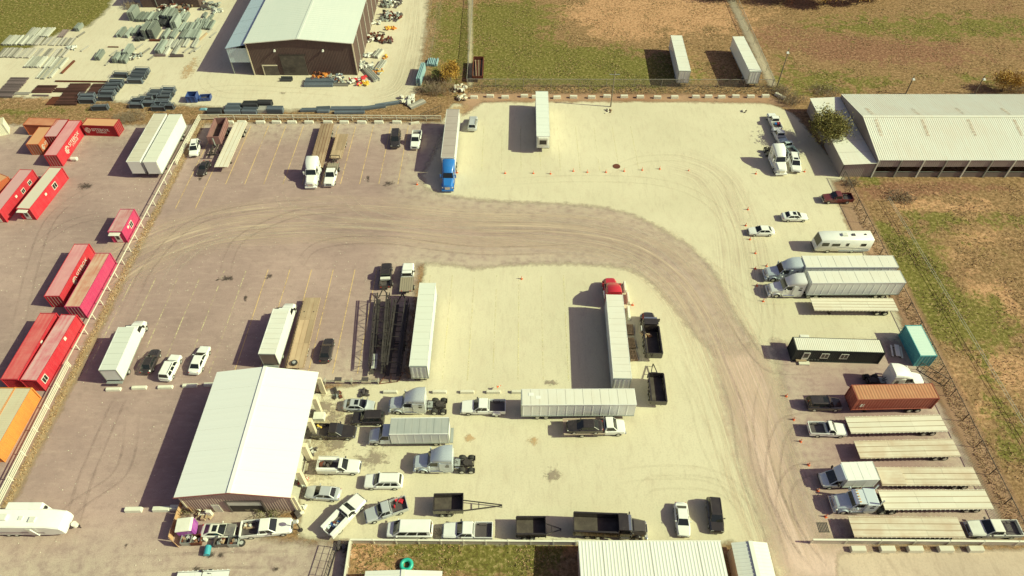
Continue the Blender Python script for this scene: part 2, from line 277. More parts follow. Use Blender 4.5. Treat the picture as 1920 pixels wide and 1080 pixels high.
# --- tyre tracks: ribbons of swept dust that follow the turning trucks
def tracksm(name, c, dens):
    t = NT(name); n = t.noise(1.0, 5, .7, t.pos((.9, 26, 1), uv=True), .3); n2 = t.noise(1.0, 4, .6, t.pos((3.2, 3, 1), uv=True))
    a = t.math('MULTIPLY', t.ramp(n, (.42, 0.0), (.64, 1.0)), t.ramp(n2, (.3, 0.3), (.6, 1.0))); a = t.math('MULTIPLY', a, t.attr('fade')); t.alpha(t.math('MULTIPLY', a, dens))
    t.b.inputs['Base Color'].default_value = (*c, 1); t.rough(1.0); t.b.inputs['Specular IOR Level'].default_value = .1; return t.m
def ribbon(name, pts, width, z, mat, world=False):
    P = [Vector((p[0], p[1], 0)) if world else Vector((*G(*p)[:2], 0)) for p in pts]; S = []
    for i in range(len(P) - 1):
        p0 = P[max(i - 1, 0)]; p1 = P[i]; p2 = P[i + 1]; p3 = P[min(i + 2, len(P) - 1)]
        for k in range(10):
            t = k / 10; S.append(.5 * ((2 * p1) + (p2 - p0) * t + (2 * p0 - 5 * p1 + 4 * p2 - p3) * t * t + (3 * p1 - p0 - 3 * p2 + p3) * t ** 3))
    S.append(P[-1]); vs_ = []; uv = []; fd = []; s = 0; m = 9
    for i, p in enumerate(S):
        d = (S[min(i + 1, len(S) - 1)] - S[max(i - 1, 0)]).normalized(); nrm = Vector((-d.y, d.x, 0)); s += (p - S[i - 1]).length if i else 0
        for k in range(m):
            q = k / (m - 1); vs_.append(p + nrm * (q - .5) * width + Vector((0, 0, z))); uv.append((s / 30, q)); fd.append(min(1, q * 4, (1 - q) * 4) * min(1, i / 8, (len(S) - 1 - i) / 8))
    fs = [(i * m + k, i * m + k + 1, (i + 1) * m + k + 1, (i + 1) * m + k) for i in range(len(S) - 1) for k in range(m - 1)]
    me = bpy.data.meshes.new(name); me.from_pydata(vs_, [], fs); u = me.uv_layers.new(name='UVMap')
    for l in me.loops: u.data[l.index].uv = uv[l.vertex_index]
    a = me.attributes.new('fade', 'FLOAT', 'POINT'); a.data.foreach_set('value', fd); me.materials.append(mat)
    o = struct(bpy.data.objects.new(name, me)); COL.objects.link(o)
PALE = tracksm('pale_dust_tracks', (.70, .545, .43), .85); DARK = tracksm('dark_tyre_tracks', (.32, .22, .195), .14)
way = [(150, 560), (260, 480), (420, 425), (650, 410), (860, 425), (1050, 432), (1180, 455), (1270, 510), (1330, 590), (1375, 690), (1415, 800), (1450, 910), (1510, 1070)]
ribbon('tyre_tracks', way, 15, .016, PALE); ribbon('tyre_tracks', [(x + 5, y + 8) for x, y in way], 11, .020, DARK)
if 0: ribbon('tyre_tracks', [(1480, 640), (1440, 740), (1452, 850), (1490, 960), (1560, 1075)], 9, .016, DARK)
if 0: ribbon('tyre_tracks', [(1000, 880), (1200, 870), (1330, 880), (1410, 930), (1470, 1020)], 8, .016, tracksm('faint_tracks', (.54, .41, .35), .4))
ribbon('tyre_tracks', [(1250, 300), (1330, 330), (1380, 420), (1400, 540), (1420, 640)], 12, .0182, tracksm('faint_tracks_east', (.58, .45, .38), .35))
ribbon('tyre_tracks', [(690, 195), (760, 170), (785, 100), (795, 20), (800, -30)], 11, .016, tracksm('faint_tracks_north', (.50, .41, .31), .45))
if 0: ribbon('tyre_tracks', [(330, 190), (420, 178), (560, 182), (700, 190)], 8, .016, tracksm('faint_tracks_north_b', (.50, .41, .31), .4))
def ruts(pts, mat, gap=1.9, w=.5, z=.021):
    for s in (-1, 1):
        P = [G(*p) for p in pts]; Q = []
        for i, p in enumerate(P):
            d = (P[min(i + 1, len(P) - 1)] - P[max(i - 1, 0)]).normalized(); q = p + Vector((-d.y, d.x, 0)) * (s * gap / 2); Q.append(q)
        ribbon('wheel_rut', Q, w, z, mat, world=True)
def rutm(name, c, a):
    t = NT(name); n = t.noise(1.0, 5, .7, t.pos((6, 2, 1), uv=True)); n2 = t.noise(3.0, 5, .75); t.alpha(t.math('MULTIPLY', t.math('MULTIPLY', t.ramp(n, (.35, 0.0), (.65, 1.0)), t.ramp(n2, (.35, .2), (.6, 1.0))), t.math('MULTIPLY', t.attr('fade'), a)))
    t.b.inputs['Base Color'].default_value = (*c, 1); t.rough(1.0); t.b.inputs['Specular IOR Level'].default_value = .1; return t.m
RD = rutm('rut_dark', (.44, .35, .26), .20); RP = rutm('rut_pale', (.66, .56, .47), .6); RG = rutm('rut_grey', (.24, .17, .16), .38)
for k, (pts, m) in enumerate([([(1150, 895), (1240, 885), (1340, 895), (1400, 940), (1465, 1040)], RD), ([(1200, 930), (1230, 905), (1350, 915), (1440, 1000)], RD), ([(1120, 330), (1200, 300), (1290, 300), (1360, 340), (1390, 430)], RD), ([(900, 345), (1080, 335), (1250, 345), (1350, 400), (1400, 520)], RD), ([(1395, 380), (1430, 480), (1440, 600), (1420, 700)], RD), ([(1380, 330), (1400, 430), (1425, 560), (1440, 660)], RD), ([(1290, 700), (1330, 780), (1360, 860), (1420, 980)], RD), ([(1250, 640), (1300, 740), (1330, 840), (1390, 950), (1460, 1070)], RD), ([(1440, 700), (1425, 800), (1450, 920), (1520, 1070)], RG), ([(1550, 780), (1470, 800), (1450, 900), (1490, 1000), (1550, 1080)], RG), ([(1580, 870), (1490, 890), (1470, 950), (1520, 1050)], RG), ([(1540, 690), (1450, 690), (1400, 640), (1360, 570)], RG), ([(1500, 560), (1420, 560), (1360, 520), (1290, 470)], RD), ([(520, 360), (560, 400), (700, 420), (900, 420), (1100, 430), (1230, 480)], RP), ([(640, 360), (690, 400), (820, 430), (1000, 445), (1150, 470), (1270, 560), (1330, 650)], RP), ([(300, 560), (340, 490), (430, 440), (600, 430), (800, 445)], RP), ([(700, 380), (840, 400), (1000, 405), (1140, 420), (1250, 470), (1330, 560)], RP), ([(560, 500), (600, 460), (720, 450), (900, 470), (1100, 465)], RG), ([(420, 520), (450, 450), (560, 400), (700, 390)], RG), ([(230, 600), (280, 500), (360, 420), (470, 390), (600, 380)], RG), ([(60, 470), (130, 420), (220, 400)], RG), ([(20, 680), (90, 420), (200, 340)], RG), ([(120, 1040), (160, 900), (210, 780), (230, 740)], RG), ([(60, 1060), (130, 960), (230, 880), (250, 760)], RG), ([(200, 1060), (420, 1050), (600, 1050)], RG), ([(1470, 1080), (1440, 980), (1400, 880), (1380, 760), (1340, 660)], RG), ([(720, 190), (770, 160), (780, 80), (795, 0)], RD), ([(330, 180), (430, 165), (560, 170), (690, 180)], RD), ([(250, 60), (230, 130), (300, 170), (420, 180)], RD), ([(420, 110), (380, 150), (420, 178), (520, 180)], RD)]): ruts(pts, m, z=.0302 + .0006 * k)
# --- painted bay lines (yellow), each a child of the asphalt it is painted on
def linem(name, c, lo):
    t = NT(name); n = t.noise(1.4, 5, .75); n2 = t.noise(.15, 2, .5); t.col(t.mix(n, c, tuple(x * .8 for x in c))).rough(.8)
    t.alpha(t.ramp(t.math('ADD', t.math('MULTIPLY', n, .7), t.math('MULTIPLY', n2, .3)), (lo, 0.0), (lo + .14, .95))); return t.m
YEL = linem('yellow_line_paint', (.80, .55, .26), .36); YELF = linem('faded_yellow_line_paint', (.86, .76, .44), .46)
def line(x0, y0, x1, y1, z, mat, w=.13):
    d = Vector((x1 - x0, y1 - y0, 0)); n = Vector((-d.y, d.x, 0)).normalized() * (w / 2); mb = MB(); p = Vector((x0, y0, z)); q = Vector((x1, y1, z))
    mb.poly([p - n, q - n, q + n, p + n]); o = part('painted_line', mb, mat, asphalt)
for i in range(12): line(-63.0 + 3.72 * i, 122.2, -63.1 + 3.72 * i, 103 if i > 1 else 96, .024, YEL)
for i in range(12): line(-72.2 + 4.13 * (i + 1) if False else -68.0 + 3.74 * (i + .95), 80.3 - (i < 4) * 2, -68.1 + 3.74 * (i + .95), 58.8, .024, YEL if i > 5 else YELF)
for i in range(7): line(-14 + 3.8 * i, 79, -14.3 + 3.8 * i, 57.5, .024, YELF, .12)
for i in range(9): line(-6 + 3.9 * i, 122, -6 + 3.9 * i, 107, .024, YELF, .1)
# --- stains, oil and manhole
def stainm(name, c, a):
    t = NT(name); n = t.noise(1.1, 7, .78, None, 1.0); t.b.inputs['Base Color'].default_value = (*c, 1); t.rough(.8)
    e = t.math('SUBTRACT', 1.0, t.attr('r')); t.alpha(t.math('MULTIPLY', t.ramp(t.math('ADD', t.math('MULTIPLY', e, .8), t.math('MULTIPLY', t.math('SUBTRACT', n, .5), 2.6)), (.3, 0.0), (.7, 1.0)), a)); return t.m
OIL = stainm('oil_stain', (.07, .05, .045), .75); DUST = stainm('orange_soil_stain', (.55, .36, .2), .7); GREY = stainm('grey_soil_stain', (.33, .26, .21), .8)
for i, (px, py, rx, ry, m) in enumerate([(425, 523, 1.6, .9, OIL), (505, 518, .8, .8, OIL), (408, 525, .5, .4, OIL), (460, 560, .4, 1.4, OIL), (376, 335, .5, 1.0, OIL), (690, 335, .6, 1.2, OIL), (393, 1040, .8, .6, OIL), (415, 1040, .7, .4, OIL), (370, 1068, .8, .5, OIL), (236, 1023, .3, .5, OIL), (518, 1068, .5, .3, OIL), (882, 822, 1.0, .9, DUST), (1001, 828, 1.0, 1.0, DUST), (1036, 889, 1.5, 1.4, GREY), (1033, 718, 1.4, .6, GREY), (620, 795, 5, 6, stainm('bay_dirt', (.42, .32, .22), .5)), (600, 860, 4, 6, MATS.get('x') or stainm('bay_dirt_b', (.44, .34, .24), .45)), (700, 860, 3, 2, GREY), (530, 175, 1.0, .7, GREY), (865, 205, 3.5, 2.5, DUST), (160, 350, 1.8, 1.2, OIL), (1550, 725, .01, .01, OIL), (610, 765, 1.6, 2.4, GREY), (626, 783, 1.5, .9, GREY), (632, 832, 2.2, 1.2, GREY), (730, 345, 1.5, 1, OIL), (355, 130, 2, 6, DUST), (840, 1000, 6, .8, GREY)]):
    c = G(px, py); z = .054 + .0007 * i; vv = [(c.x, c.y, z)]; r = [0.0]
    for ring in (.5, 1.0):
        for k in range(16): a = k * math.pi / 8; vv.append((c.x + rx * ring * math.cos(a) * 1.25, c.y + ry * ring * math.sin(a) * 1.25, z)); r.append(ring)
    fs = [(0, 1 + k, 1 + (k + 1) % 16) for k in range(16)] + [(1 + k, 17 + k, 17 + (k + 1) % 16, 1 + (k + 1) % 16) for k in range(16)]
    me = bpy.data.meshes.new('ground_stain'); me.from_pydata(vv, [], fs); at = me.attributes.new('r', 'FLOAT', 'POINT'); at.data.foreach_set('value', r); me.materials.append(m)
    o = bpy.data.objects.new('ground_stain', me); COL.objects.link(o); o.parent = ground
c = G(1156, 312); o = part('manhole_cover', MB().cyl((0, 0, 0), (0, 0, .05), .75, 20), RUST, None, loc=c); tag(o, 'round rusty manhole cover in the pale yard behind the cones', 'manhole')
c = G(1543, 989); d = thing('drain_grate', 'square dark drain grate in the asphalt beside the lowest flatbed trailer', 'drain', c); [part('frame_bar', MB().box(-.7, .7, y - .05, y + .05, 0, .04), CHASSIS, d) for y in (-.6, .6)]
for k in range(7): part('bar', MB().box(-.05, .05, -.55, .55, 0, .035), CHASSIS, d, key='drainbar', loc=(-.6 + .2 * k, 0, 0))
# --- loose pale stones lying on the asphalt: nobody could count them
r_ = np.random.default_rng(5); PS = r_.uniform((-90, 24), (-14, 122), (5200, 2)); PS = PS[r_.random(len(PS)) < .25 + .75 * (np.sin(PS[:, 0] * .2) * np.sin(PS[:, 1] * .17) > .1)]; VS = []; FS = []
for x, y in PS:
    a = .03 + .09 * r_.random() ** 3; b = len(VS); q = r_.random() * 3
    VS += [(x + a * math.cos(q + k * 1.57), y + a * math.sin(q + k * 1.57) * .8, .03) for k in range(4)] + [(x, y, .03 + a * .8)]; FS += [(b + k, b + (k + 1) % 4, b + 4) for k in range(4)]
me = bpy.data.meshes.new('loose_stones'); me.from_pydata(VS, [], FS); me.materials.append(paint('pale_stone', (.66, .60, .50), .95, 0, 0, .4)); o = bpy.data.objects.new('loose_stones', me); COL.objects.link(o); o['kind'] = 'stuff'; tag(o, 'loose pale stones scattered over the asphalt lot', 'stones')
# ================================================================ buildings
def gable_roof(root, x0, x1, y0, y1, ez, rz_, mat, axis='y', pitch=.6, over=.35, depth=.035, seams=None):
    "ribbed roof sheets, one part per slope; ridge along axis; panel sheets of each slope are parts"
    if axis == 'y':
        xm = (x0 + x1) / 2; k = (rz_ - ez) / (xm - x0); X0 = x0 - over; X1 = x1 + over; Y0 = y0 - over; Y1 = y1 + over; e = ez - k * over
        slopes = [((xm, Y0, rz_), (X0 - xm, 0, e - rz_)), ((xm, Y0, rz_), (X1 - xm, 0, e - rz_))]; run = Vector((0, 1, 0)); L = Y1 - Y0
    else:
        ym = (y0 + y1) / 2; k = (rz_ - ez) / (ym - y0); X0 = x0 - over; X1 = x1 + over; Y0 = y0 - over; Y1 = y1 + over; e = ez - k * over
        slopes = [((X0, ym, rz_), (0, Y0 - ym, e - rz_)), ((X0, ym, rz_), (0, Y1 - ym, e - rz_))]; run = Vector((1, 0, 0)); L = X1 - X0
    n = seams or max(1, round(L / 3.0)); out = []
    for o, v in slopes:
        o = Vector(o); v = Vector(v); nn = run.cross(v).normalized(); nn = nn if nn.z > 0 else -nn
        for i in range(n):
            a = o + run * (L * i / n + .005); mb = MB().corr(a, run * (L / n - .01), v, nn, pitch, depth, (0, .12, .24, .36))
            out.append(part('roof_panel', mb, mat, root))
        # underside
    mb = MB()
    if axis == 'y': mb.bar((xm, Y0, rz_ + .05), (xm, Y1, rz_ + .05), .5, .05)
    else: mb.bar((X0, ym, rz_ + .05), (X1, ym, rz_ + .05), .5, .05)
    part('ridge_cap', mb, mat, root); return X0, X1, Y0, Y1, e
def wall_sheet(root, p, q, h, mat, h2=None, nrm=None, pitch=.35, depth=.03, z0=0):
    p = Vector((*p, z0)); q = Vector((*q, z0)); u = q - p; n = Vector((u.y, -u.x, 0)).normalized() if nrm is None else Vector(nrm)
    return part('wall', MB().corr(p, u, (0, 0, h - z0), n, pitch, depth), mat, root)
def gable_end(root, p, q, pk, ez, mat):
    p = Vector(p); q = Vector(q); m = (p + q) / 2; return part('gable', MB().poly([(p.x, p.y, ez), (q.x, q.y, ez), (m.x, m.y, pk)]), mat, root)
# --- repair shop
PALEROOF = roofm('pale_metal_roof', (.88, .89, .86), 'x', (.80, .78, .72), .2); PINKWALL = streaky('pinkish_ribbed_wall', (.46, .33, .29), (.55, .44, .36), .5, 'z', .3, .6, obj=False)
BEIGE = paint('beige_trim', (.66, .58, .44), .6, 0, 0, .25); REDTRIM = paint('dull_red_trim', (.30, .09, .09), .5, 0, 0, .2)
b = thing('repair_shop', 'repair shop with pale metal gable roof and open bays on its right side', 'building', (0, 0, 0))
x0, x1, y0, y1, ez, rz_ = -41.9, -28.0, 37.2, 55.4, 4.9, 6.2
gable_roof(b, x0, x1, y0, y1, ez, rz_, PALEROOF, 'y', .9, .35, .014, 6)
wall_sheet(b, (x0, y1), (x0, y0), ez, PINKWALL, nrm=(-1, 0, 0)); wall_sheet(b, (x1, y1), (x0, y1), ez, PINKWALL, nrm=(0, 1, 0)); wall_sheet(b, (x0, y0), (x1, y0), ez, PINKWALL, nrm=(0, -1, 0))
for yy, s in ((y0 - .03, -1), (y1 + .03, 1)): gable_end(b, (x0, yy, 0), (x1, yy, 0), rz_, ez - .02, PINKWALL)
for s in (-1, 1): part('rake_trim', MB().bar((-34.95, y0 - .4, rz_ - .02), (-34.95 + s * 7.35, y0 - .4, ez - .1), .08, .2), REDTRIM, b)
# south wall: roll-up door half open, man door, corner trims, hose reel
d = part('roll_up_door', MB().box(-36.3, -32.0, y0 - .12, y0 - .06, 2.0, 3.1), OFFW, b); part('frame', MB().box(-36.5, -36.3, y0 - .16, y0 - .05, 0, 3.3).box(-32, -31.8, y0 - .16, y0 - .05, 0, 3.3).box(-36.3, -32, y0 - .16, y0 - .05, 3.1, 3.3), DKGREY, d)
part('door_opening_shade', MB().box(-36.3, -32.0, y0 - .07, y0 - .04, .02, 2.0), CHASSIS, b)  # flat dark panel stands in for the shaded interior below the door
d = part('door', MB().box(-38.6, -37.6, y0 - .12, y0 - .05, 0, 2.1), paint('pale_grey_door', (.6, .57, .52), .5), b); part('handle', MB().box(-37.75, -37.68, y0 - .17, y0 - .12, 1.0, 1.08), CHROME, d)
for xx in (x0 - .05, x1 + .05): part('corner_trim', MB().box(xx - .1, xx + .1, y0 - .1, y0 + .1, 0, ez - .1), BEIGE, b)
# east side: wall piers between five open bays, header, roll doors inside
ys = [y0, 40.9, 44.6, 48.4, 52.0, y1]
part('header', MB().box(x1 - .12, x1 + .05, y0, y1, 4.05, ez - .08), BEIGE, b)
for k, yy in enumerate(ys): part('pier', MB().box(x1 - .15, x1 + .55, max(yy - .3, y0), min(yy + .3, y1), 0, 4.05), BEIGE, b)
for k in range(5): part('bay_door', MB().corr((x1 - .35, ys[k] + .3, 3.0 if k != 1 else 1.2), (0, ys[k + 1] - ys[k] - .6, 0), (0, 0, 1.05 if k != 1 else 2.85), (1, 0, 0), .4, .02), paint('bay_door_paint', (.62, .60, .54), .5), b)
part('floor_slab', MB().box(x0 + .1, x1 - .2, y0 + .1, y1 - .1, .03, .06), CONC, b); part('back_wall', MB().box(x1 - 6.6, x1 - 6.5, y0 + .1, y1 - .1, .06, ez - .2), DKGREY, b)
# --- brown warehouse with the lean-to
WROOF = roofm('grey_green_metal_roof', (.64, .68, .64), 'y', (.70, .71, .66), .35); BROWN = streaky('dark_brown_ribbed_wall', (.115, .075, .07), (.15, .10, .09), .4, 'z', .3, .6, obj=False)
b = thing('warehouse', 'large dark brown warehouse with grey-green gable roof and a lean-to', 'building')
x0, x1, y0, y1, ez, rz_ = -59.7, -35.8, 142.2, 200, 8.0, 9.1
gable_roof(b, x0, x1, y0, y1, ez, rz_, WROOF, 'y', .9, .3, .03, 8)
wall_sheet(b, (x1, y0), (x1, y1), ez, BROWN, nrm=(1, 0, 0)); wall_sheet(b, (x0, y1), (x1, y1), ez, BROWN, nrm=(0, 1, 0)); wall_sheet(b, (x0, y0), (x1, y0), ez, BROWN, nrm=(0, -1, 0)); wall_sheet(b, (x0, y1), (x0, y0), ez, BROWN, nrm=(-1, 0, 0))
gable_end(b, (x0, y0 - .02, 0), (x1, y0 - .02, 0), rz_, ez - .02, BROWN)
for yy in np.arange(y0 + 5, y1, 5.4): part('downpipe', MB().bar((x1 + .12, yy, 0), (x1 + .12, yy, ez), .14), OFFW, b)
for xx in (x0, x1): part('corner_trim', MB().bar((xx, y0 - .06, 0), (xx, y0 - .06, ez), .22), BEIGE, b)
for s in (-1, 1): part('rake_trim', MB().bar((-47.75, y0 - .36, rz_), (-47.75 + s * 12.2, y0 - .36, ez), .08, .16), OFFW, b)
d = part('sliding_door', MB().box(-52.8, -47.2, y0 - .2, y0 - .08, 0, 5.0), paint('dark_door', (.05, .04, .04), .5), b); part('door_rail', MB().box(-53.1, -46.8, y0 - .24, y0 - .1, 5.0, 5.2), CHASSIS, d)
d = part('door', MB().box(-57.2, -53.9, y0 - .2, y0 - .08, 0, 2.4), paint('dark_door_b', (.06, .045, .045), .5), b); part('frame', MB().box(-57.4, -57.2, y0 - .24, y0 - .05, 0, 2.6).box(-57.2, -53.9, y0 - .24, y0 - .05, 2.4, 2.6), BEIGE, d)
for xx in (-53.5, -42.6): part('wall_lamp', MB().frus((xx - .2, xx + .2, y0 - .6, y0 - .1, 6.1), (xx - .12, xx + .12, y0 - .35, y0 - .1, 6.5)), LAMP, b)
LEAN = paint('lean_to_skylit_sheet', (.50, .61, .70), .3, .2, 0, .12)  # pale sheet, with the blue of skylit shade put into its colour
for i in range(9): part('lean_to_panel', MB().corr((x0 - .05, y0 + .2 + i * 6.2, 7.4), (0, 6.15, 0), (-5.0, 0, -.9), (0, 0, 1), .9, .04, (0, .12, .24, .36)), LEAN, b)
for i in range(8): part('lean_to_post', MB().bar((x0 - 4.8, y0 + .5 + i * 6.4, 0), (x0 - 4.8, y0 + .5 + i * 6.4, 6.45), .2), STEEL, b)
part('lean_to_wall', MB().corr((x0 - 4.9, y0 + 6, 0), (0, 40, 0), (0, 0, 6.4), (-1, 0, 0), .4, .03), LEAN, b); part('lean_to_end', MB().corr((x0 - 4.9, y0 + .35, 3.0), (4.8, 0, 0), (0, 0, 3.5), (0, -1, 0), .4, .03), LEAN, b)
# --- long barn on the right with annex
BROOF = roofm('cream_ribbed_roof', (.78, .77, .70), 'y', (.66, .53, .43), .35)
b = thing('long_barn', 'long barn with ribbed cream gable roof and open stalls along its front', 'building')
x0, x1, y0, y1, ez, rz_ = 70.4, 150, 105.2, 127.6, 4.2, 6.3
gable_roof(b, x0, x1, y0, y1, ez, rz_, BROOF, 'x', .42, .12, .045, 18)
GREYW = streaky('grey_pink_metal_wall', (.36, .31, .29), (.30, .22, .22), .5, 'z', .4, .6, obj=False)
wall_sheet(b, (x0, y1), (x0, y0), ez, GREYW, nrm=(-1, 0, 0)); gable_end(b, (x0 - .02, y0, 0), (x0 - .02, y1, 0), rz_, ez - .02, GREYW); wall_sheet(b, (x1, y1), (x0, y1), ez, GREYW, nrm=(0, 1, 0))
part('wall', MB().corr((x0, y0, 2.55), (x1 - x0, 0, 0), (0, 0, 1.6), (0, -1, 0), .4, .03), GREYW, b)
for i in range(18):
    xx = x0 + .1 + 4.37 * i; part('post', MB().bar((xx, y0 - .06, 0), (xx, y0 - .06, 4.1), .22), OFFW if i % 2 == 0 else STEEL, b)
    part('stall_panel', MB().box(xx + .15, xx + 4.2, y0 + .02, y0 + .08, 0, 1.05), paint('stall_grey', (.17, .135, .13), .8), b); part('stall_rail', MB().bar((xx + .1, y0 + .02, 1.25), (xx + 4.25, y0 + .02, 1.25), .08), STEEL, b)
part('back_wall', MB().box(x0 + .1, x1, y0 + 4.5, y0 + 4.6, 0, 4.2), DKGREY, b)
def rstain():
    t = NT('roof_rust_stain'); n = t.noise(2.5, 5, .75); t.alpha(t.math('MULTIPLY', t.ramp(n, (.42, 0.0), (.62, 1.0)), .5)); t.b.inputs['Base Color'].default_value = (.42, .24, .15, 1); t.rough(.9); return t.m
RST = rstain()
for i in range(5):
    xx = 72.6 + 9.2 * i
    for (ya, yb) in ((111.2, 115.6), (117.2, 120.4)):
        zf = lambda y: 6.3 - 2.1 * abs(y - 116.4) / 11.2 + .10
        part('rust_stain', MB().poly([(xx - .35, ya, zf(ya)), (xx + .35, ya, zf(ya)), (xx + .35, yb, zf(yb)), (xx - .35, yb, zf(yb))]), RST, b)
a = thing('barn_annex', 'low grey annex with pale roof against the left end of the long barn', 'building')
for i in range(6): part('roof_panel', MB().corr((64.0, 105.0 + 3.8 * i, 3.15), (0, 3.76, 0), (6.3, 0, .35), (0, 0, 1), .6, .03, (0, .12, .24, .36)), BROOF, a)
for p, q, n in (((64.3, 127.7), (64.3, 105.3), (-1, 0, 0)), ((64.3, 105.3), (70.3, 105.3), (0, -1, 0)), ((70.3, 127.7), (64.3, 127.7), (0, 1, 0))): wall_sheet(a, p, q, 3.14, GREYW, nrm=n)
part('corner_trim', MB().bar((64.28, 105.25, 0), (64.28, 105.25, 3.1), .16), DKGREY, a)
# --- sheds along the bottom edge
VR = roofm('white_ribbed_roof', (.78, .79, .75), 'y', (.66, .63, .54), .3)
b = thing('flat_roof_shed', 'wide shed with white ribbed roof at the bottom edge beside the lawn', 'building')
for i in range(6): part('roof_panel', MB().corr((8.0 + 2.88 * i, 31.8, 3.7), (2.85, 0, 0), (0, -13, .7), (0, 0, 1), .42, .028, (0, .2, .4, .6)), VR, b)
for p, q, n in (((8.15, 31.6), (8.15, 18.9), (-1, 0, 0)), ((25.1, 31.6), (8.15, 31.6), (0, 1, 0)), ((25.1, 18.9), (25.1, 31.6), (1, 0, 0))): wall_sheet(b, p, q, 3.66, PINKWALL, nrm=n)
part('eave_trim', MB().box(7.9, 25.35, 31.8, 31.95, 3.5, 3.72), OFFW, b)
b = thing('narrow_shed', 'narrow shed with white roof beside the wide ribbed shed', 'building')
gable_roof(b, 26.9, 31.0, 19, 31.8, 3.0, 3.5, VR, 'y', .42, .15, .04, 3)
for p, q, n in (((26.9, 31.7), (26.9, 19), (-1, 0, 0)), ((31, 31.7), (26.9, 31.7), (0, 1, 0)), ((31, 19), (31, 31.7), (1, 0, 0))): wall_sheet(b, p, q, 2.98, streaky('cream_wall', (.6, .46, .34), (.5, .36, .28), .4, 'z', .3), nrm=n)
b = thing('low_shed', 'low white roofed shed below the turquoise ring on the lawn', 'building')
gable_roof(b, -17.4, -8.4, 19, 28.6, 2.6, 3.0, VR, 'y', .6, .1, .03, 3)
for p, q, n in (((-17.4, 28.5), (-17.4, 19), (-1, 0, 0)), ((-8.4, 28.5), (-17.4, 28.5), (0, 1, 0)), ((-8.4, 19), (-8.4, 28.5), (1, 0, 0))): wall_sheet(b, p, q, 2.58, PINKWALL, nrm=n)
# --- dark shed at the very top behind the steel yard
b = thing('dark_shed', 'dark fronted shed at the top edge behind the steel stacks', 'building')
c0 = G(268, 14); c1 = G(376, 14); wall_sheet(b, (c0.x, c0.y), (c1.x, c0.y), 6, BROWN, nrm=(0, -1, 0)); gable_roof(b, c0.x, c1.x, c0.y, c0.y + 30, 6, 7, WROOF, 'y', .9, .3, .03, 5)
wall_sheet(b, (c1.x, c0.y), (c1.x, c0.y + 30), 6, BROWN, nrm=(1, 0, 0)); wall_sheet(b, (c0.x, c0.y + 30), (c0.x, c0.y), 6, BROWN, nrm=(-1, 0, 0))
for xx in (c0.x + 4, c0.x + 8.5): part('downpipe', MB().bar((xx, c0.y - .1, 0), (xx, c0.y - .1, 6), .12), STEEL, b)
# ================================================================ fences, barriers, poles
WPIPE = paint('white_pipe', (.74, .71, .60), .5, 0, 0, .2); GALV = paint('grey_pipe', (.45, .43, .38), .5, .3, 0, .2)
def fence(label, pts, h, rails, step, mat, r=.05, mesh=None, name='pipe_fence', posts=True):
    f = thing(name, label, 'fence'); mb0 = MB()
    for (a, b_) in zip(pts[:-1], pts[1:]):
        a = Vector((*a, 0)); b_ = Vector((*b_, 0)); L = (b_ - a).length; n = max(1, round(L / step))
        for i in range(n + 1):
            p = a + (b_ - a) * (i / n)
            if posts: part('post', MB().bar((0, 0, 0), (0, 0, h + .05), r * 2.2), mat, f, key=('post', h, r, mat.name), loc=p)
        for zr in rails: part('rail', MB().bar(a + Vector((0, 0, zr)), b_ + Vector((0, 0, zr)), r * 1.8), mat, f)
        if mesh: part('wire_mesh', MB().poly([a + Vector((0, 0, .03)), b_ + Vector((0, 0, .03)), b_ + Vector((0, 0, h - .05)), a + Vector((0, 0, h - .05))]), mesh, f)
    return f
def wirem():
    t = NT('chain_link_wire'); w = []
    for ang in (.785, -.785):
        m = t.new('ShaderNodeMapping'); m.inputs['Rotation'].default_value = (ang, ang, 0); t.link(t.new('ShaderNodeNewGeometry').outputs['Position'], m.inputs[0])
        x = t.new('ShaderNodeTexWave'); x.inputs['Scale'].default_value = 2.2; t.link(m.outputs[0], x.inputs['Vector']); w.append(t.ramp(x.outputs['Fac'], (.80, 0.0), (.9, 1.0)))
    t.alpha(t.math('MULTIPLY', t.math('MAXIMUM', *w), .55)); t.b.inputs['Base Color'].default_value = (.38, .36, .31, 1); t.b.inputs['Metallic'].default_value = .4; return t.m
WIRE = wirem()
fence('white single rail pipe fence between the red containers and the asphalt lot', [(-67.1, 109), (-67.4, 60.2)], 1.3, [1.3], 3.05, WPIPE, .06)
fence('white four rail pipe fence panel beside the orange container at left', [(-67.4, 60.0), (-67.0, 34)], 1.35, [.35, .68, 1.0, 1.35], 4.0, WPIPE, .055)
fence('white four rail fence corner near the maroon trailer', [(-67.0, 109.2), (-66.9, 124.3), (-63, 124.4)], 1.35, [.35, .68, 1.0, 1.35], 3.4, WPIPE, .05)
fence('white pipe fence along the top of the asphalt lot behind the concrete blocks', [(-62.8, 124.4), (-15.2, 123.9)], 1.35, [1.35, .75], 3.25, WPIPE, .055, WIRE)
fence('chain link fence with grey posts between the pale yard and the green field', [(-10, 137.2), (59, 137.0)], 2.0, [2.0], 6.1, GALV, .035, WIRE, 'chain_link_fence')
fence('chain link fence running up the left side of the green field', [(-10.2, 137.4), (-10.4, 200)], 1.9, [1.9], 8, GALV, .035, WIRE, 'chain_link_fence')
fence('chain link fence running up the right side of the green field', [(59.2, 137.2), (59.8, 200)], 1.9, [1.9], 6, GALV, .035, WIRE, 'chain_link_fence')
fence('dark chain link fence down the right side of the yard by the dirt field', [(64.5, 104.5), (64.6, 34)], 2.0, [2.0], 4.2, CHASSIS, .04, WIRE, 'chain_link_fence')
fence('thin wire fence out in the dirt field right of the yard', [(71, 98), (73, 34)], 1.2, [1.15, .7], 6, GALV, .025, None, 'wire_fence')
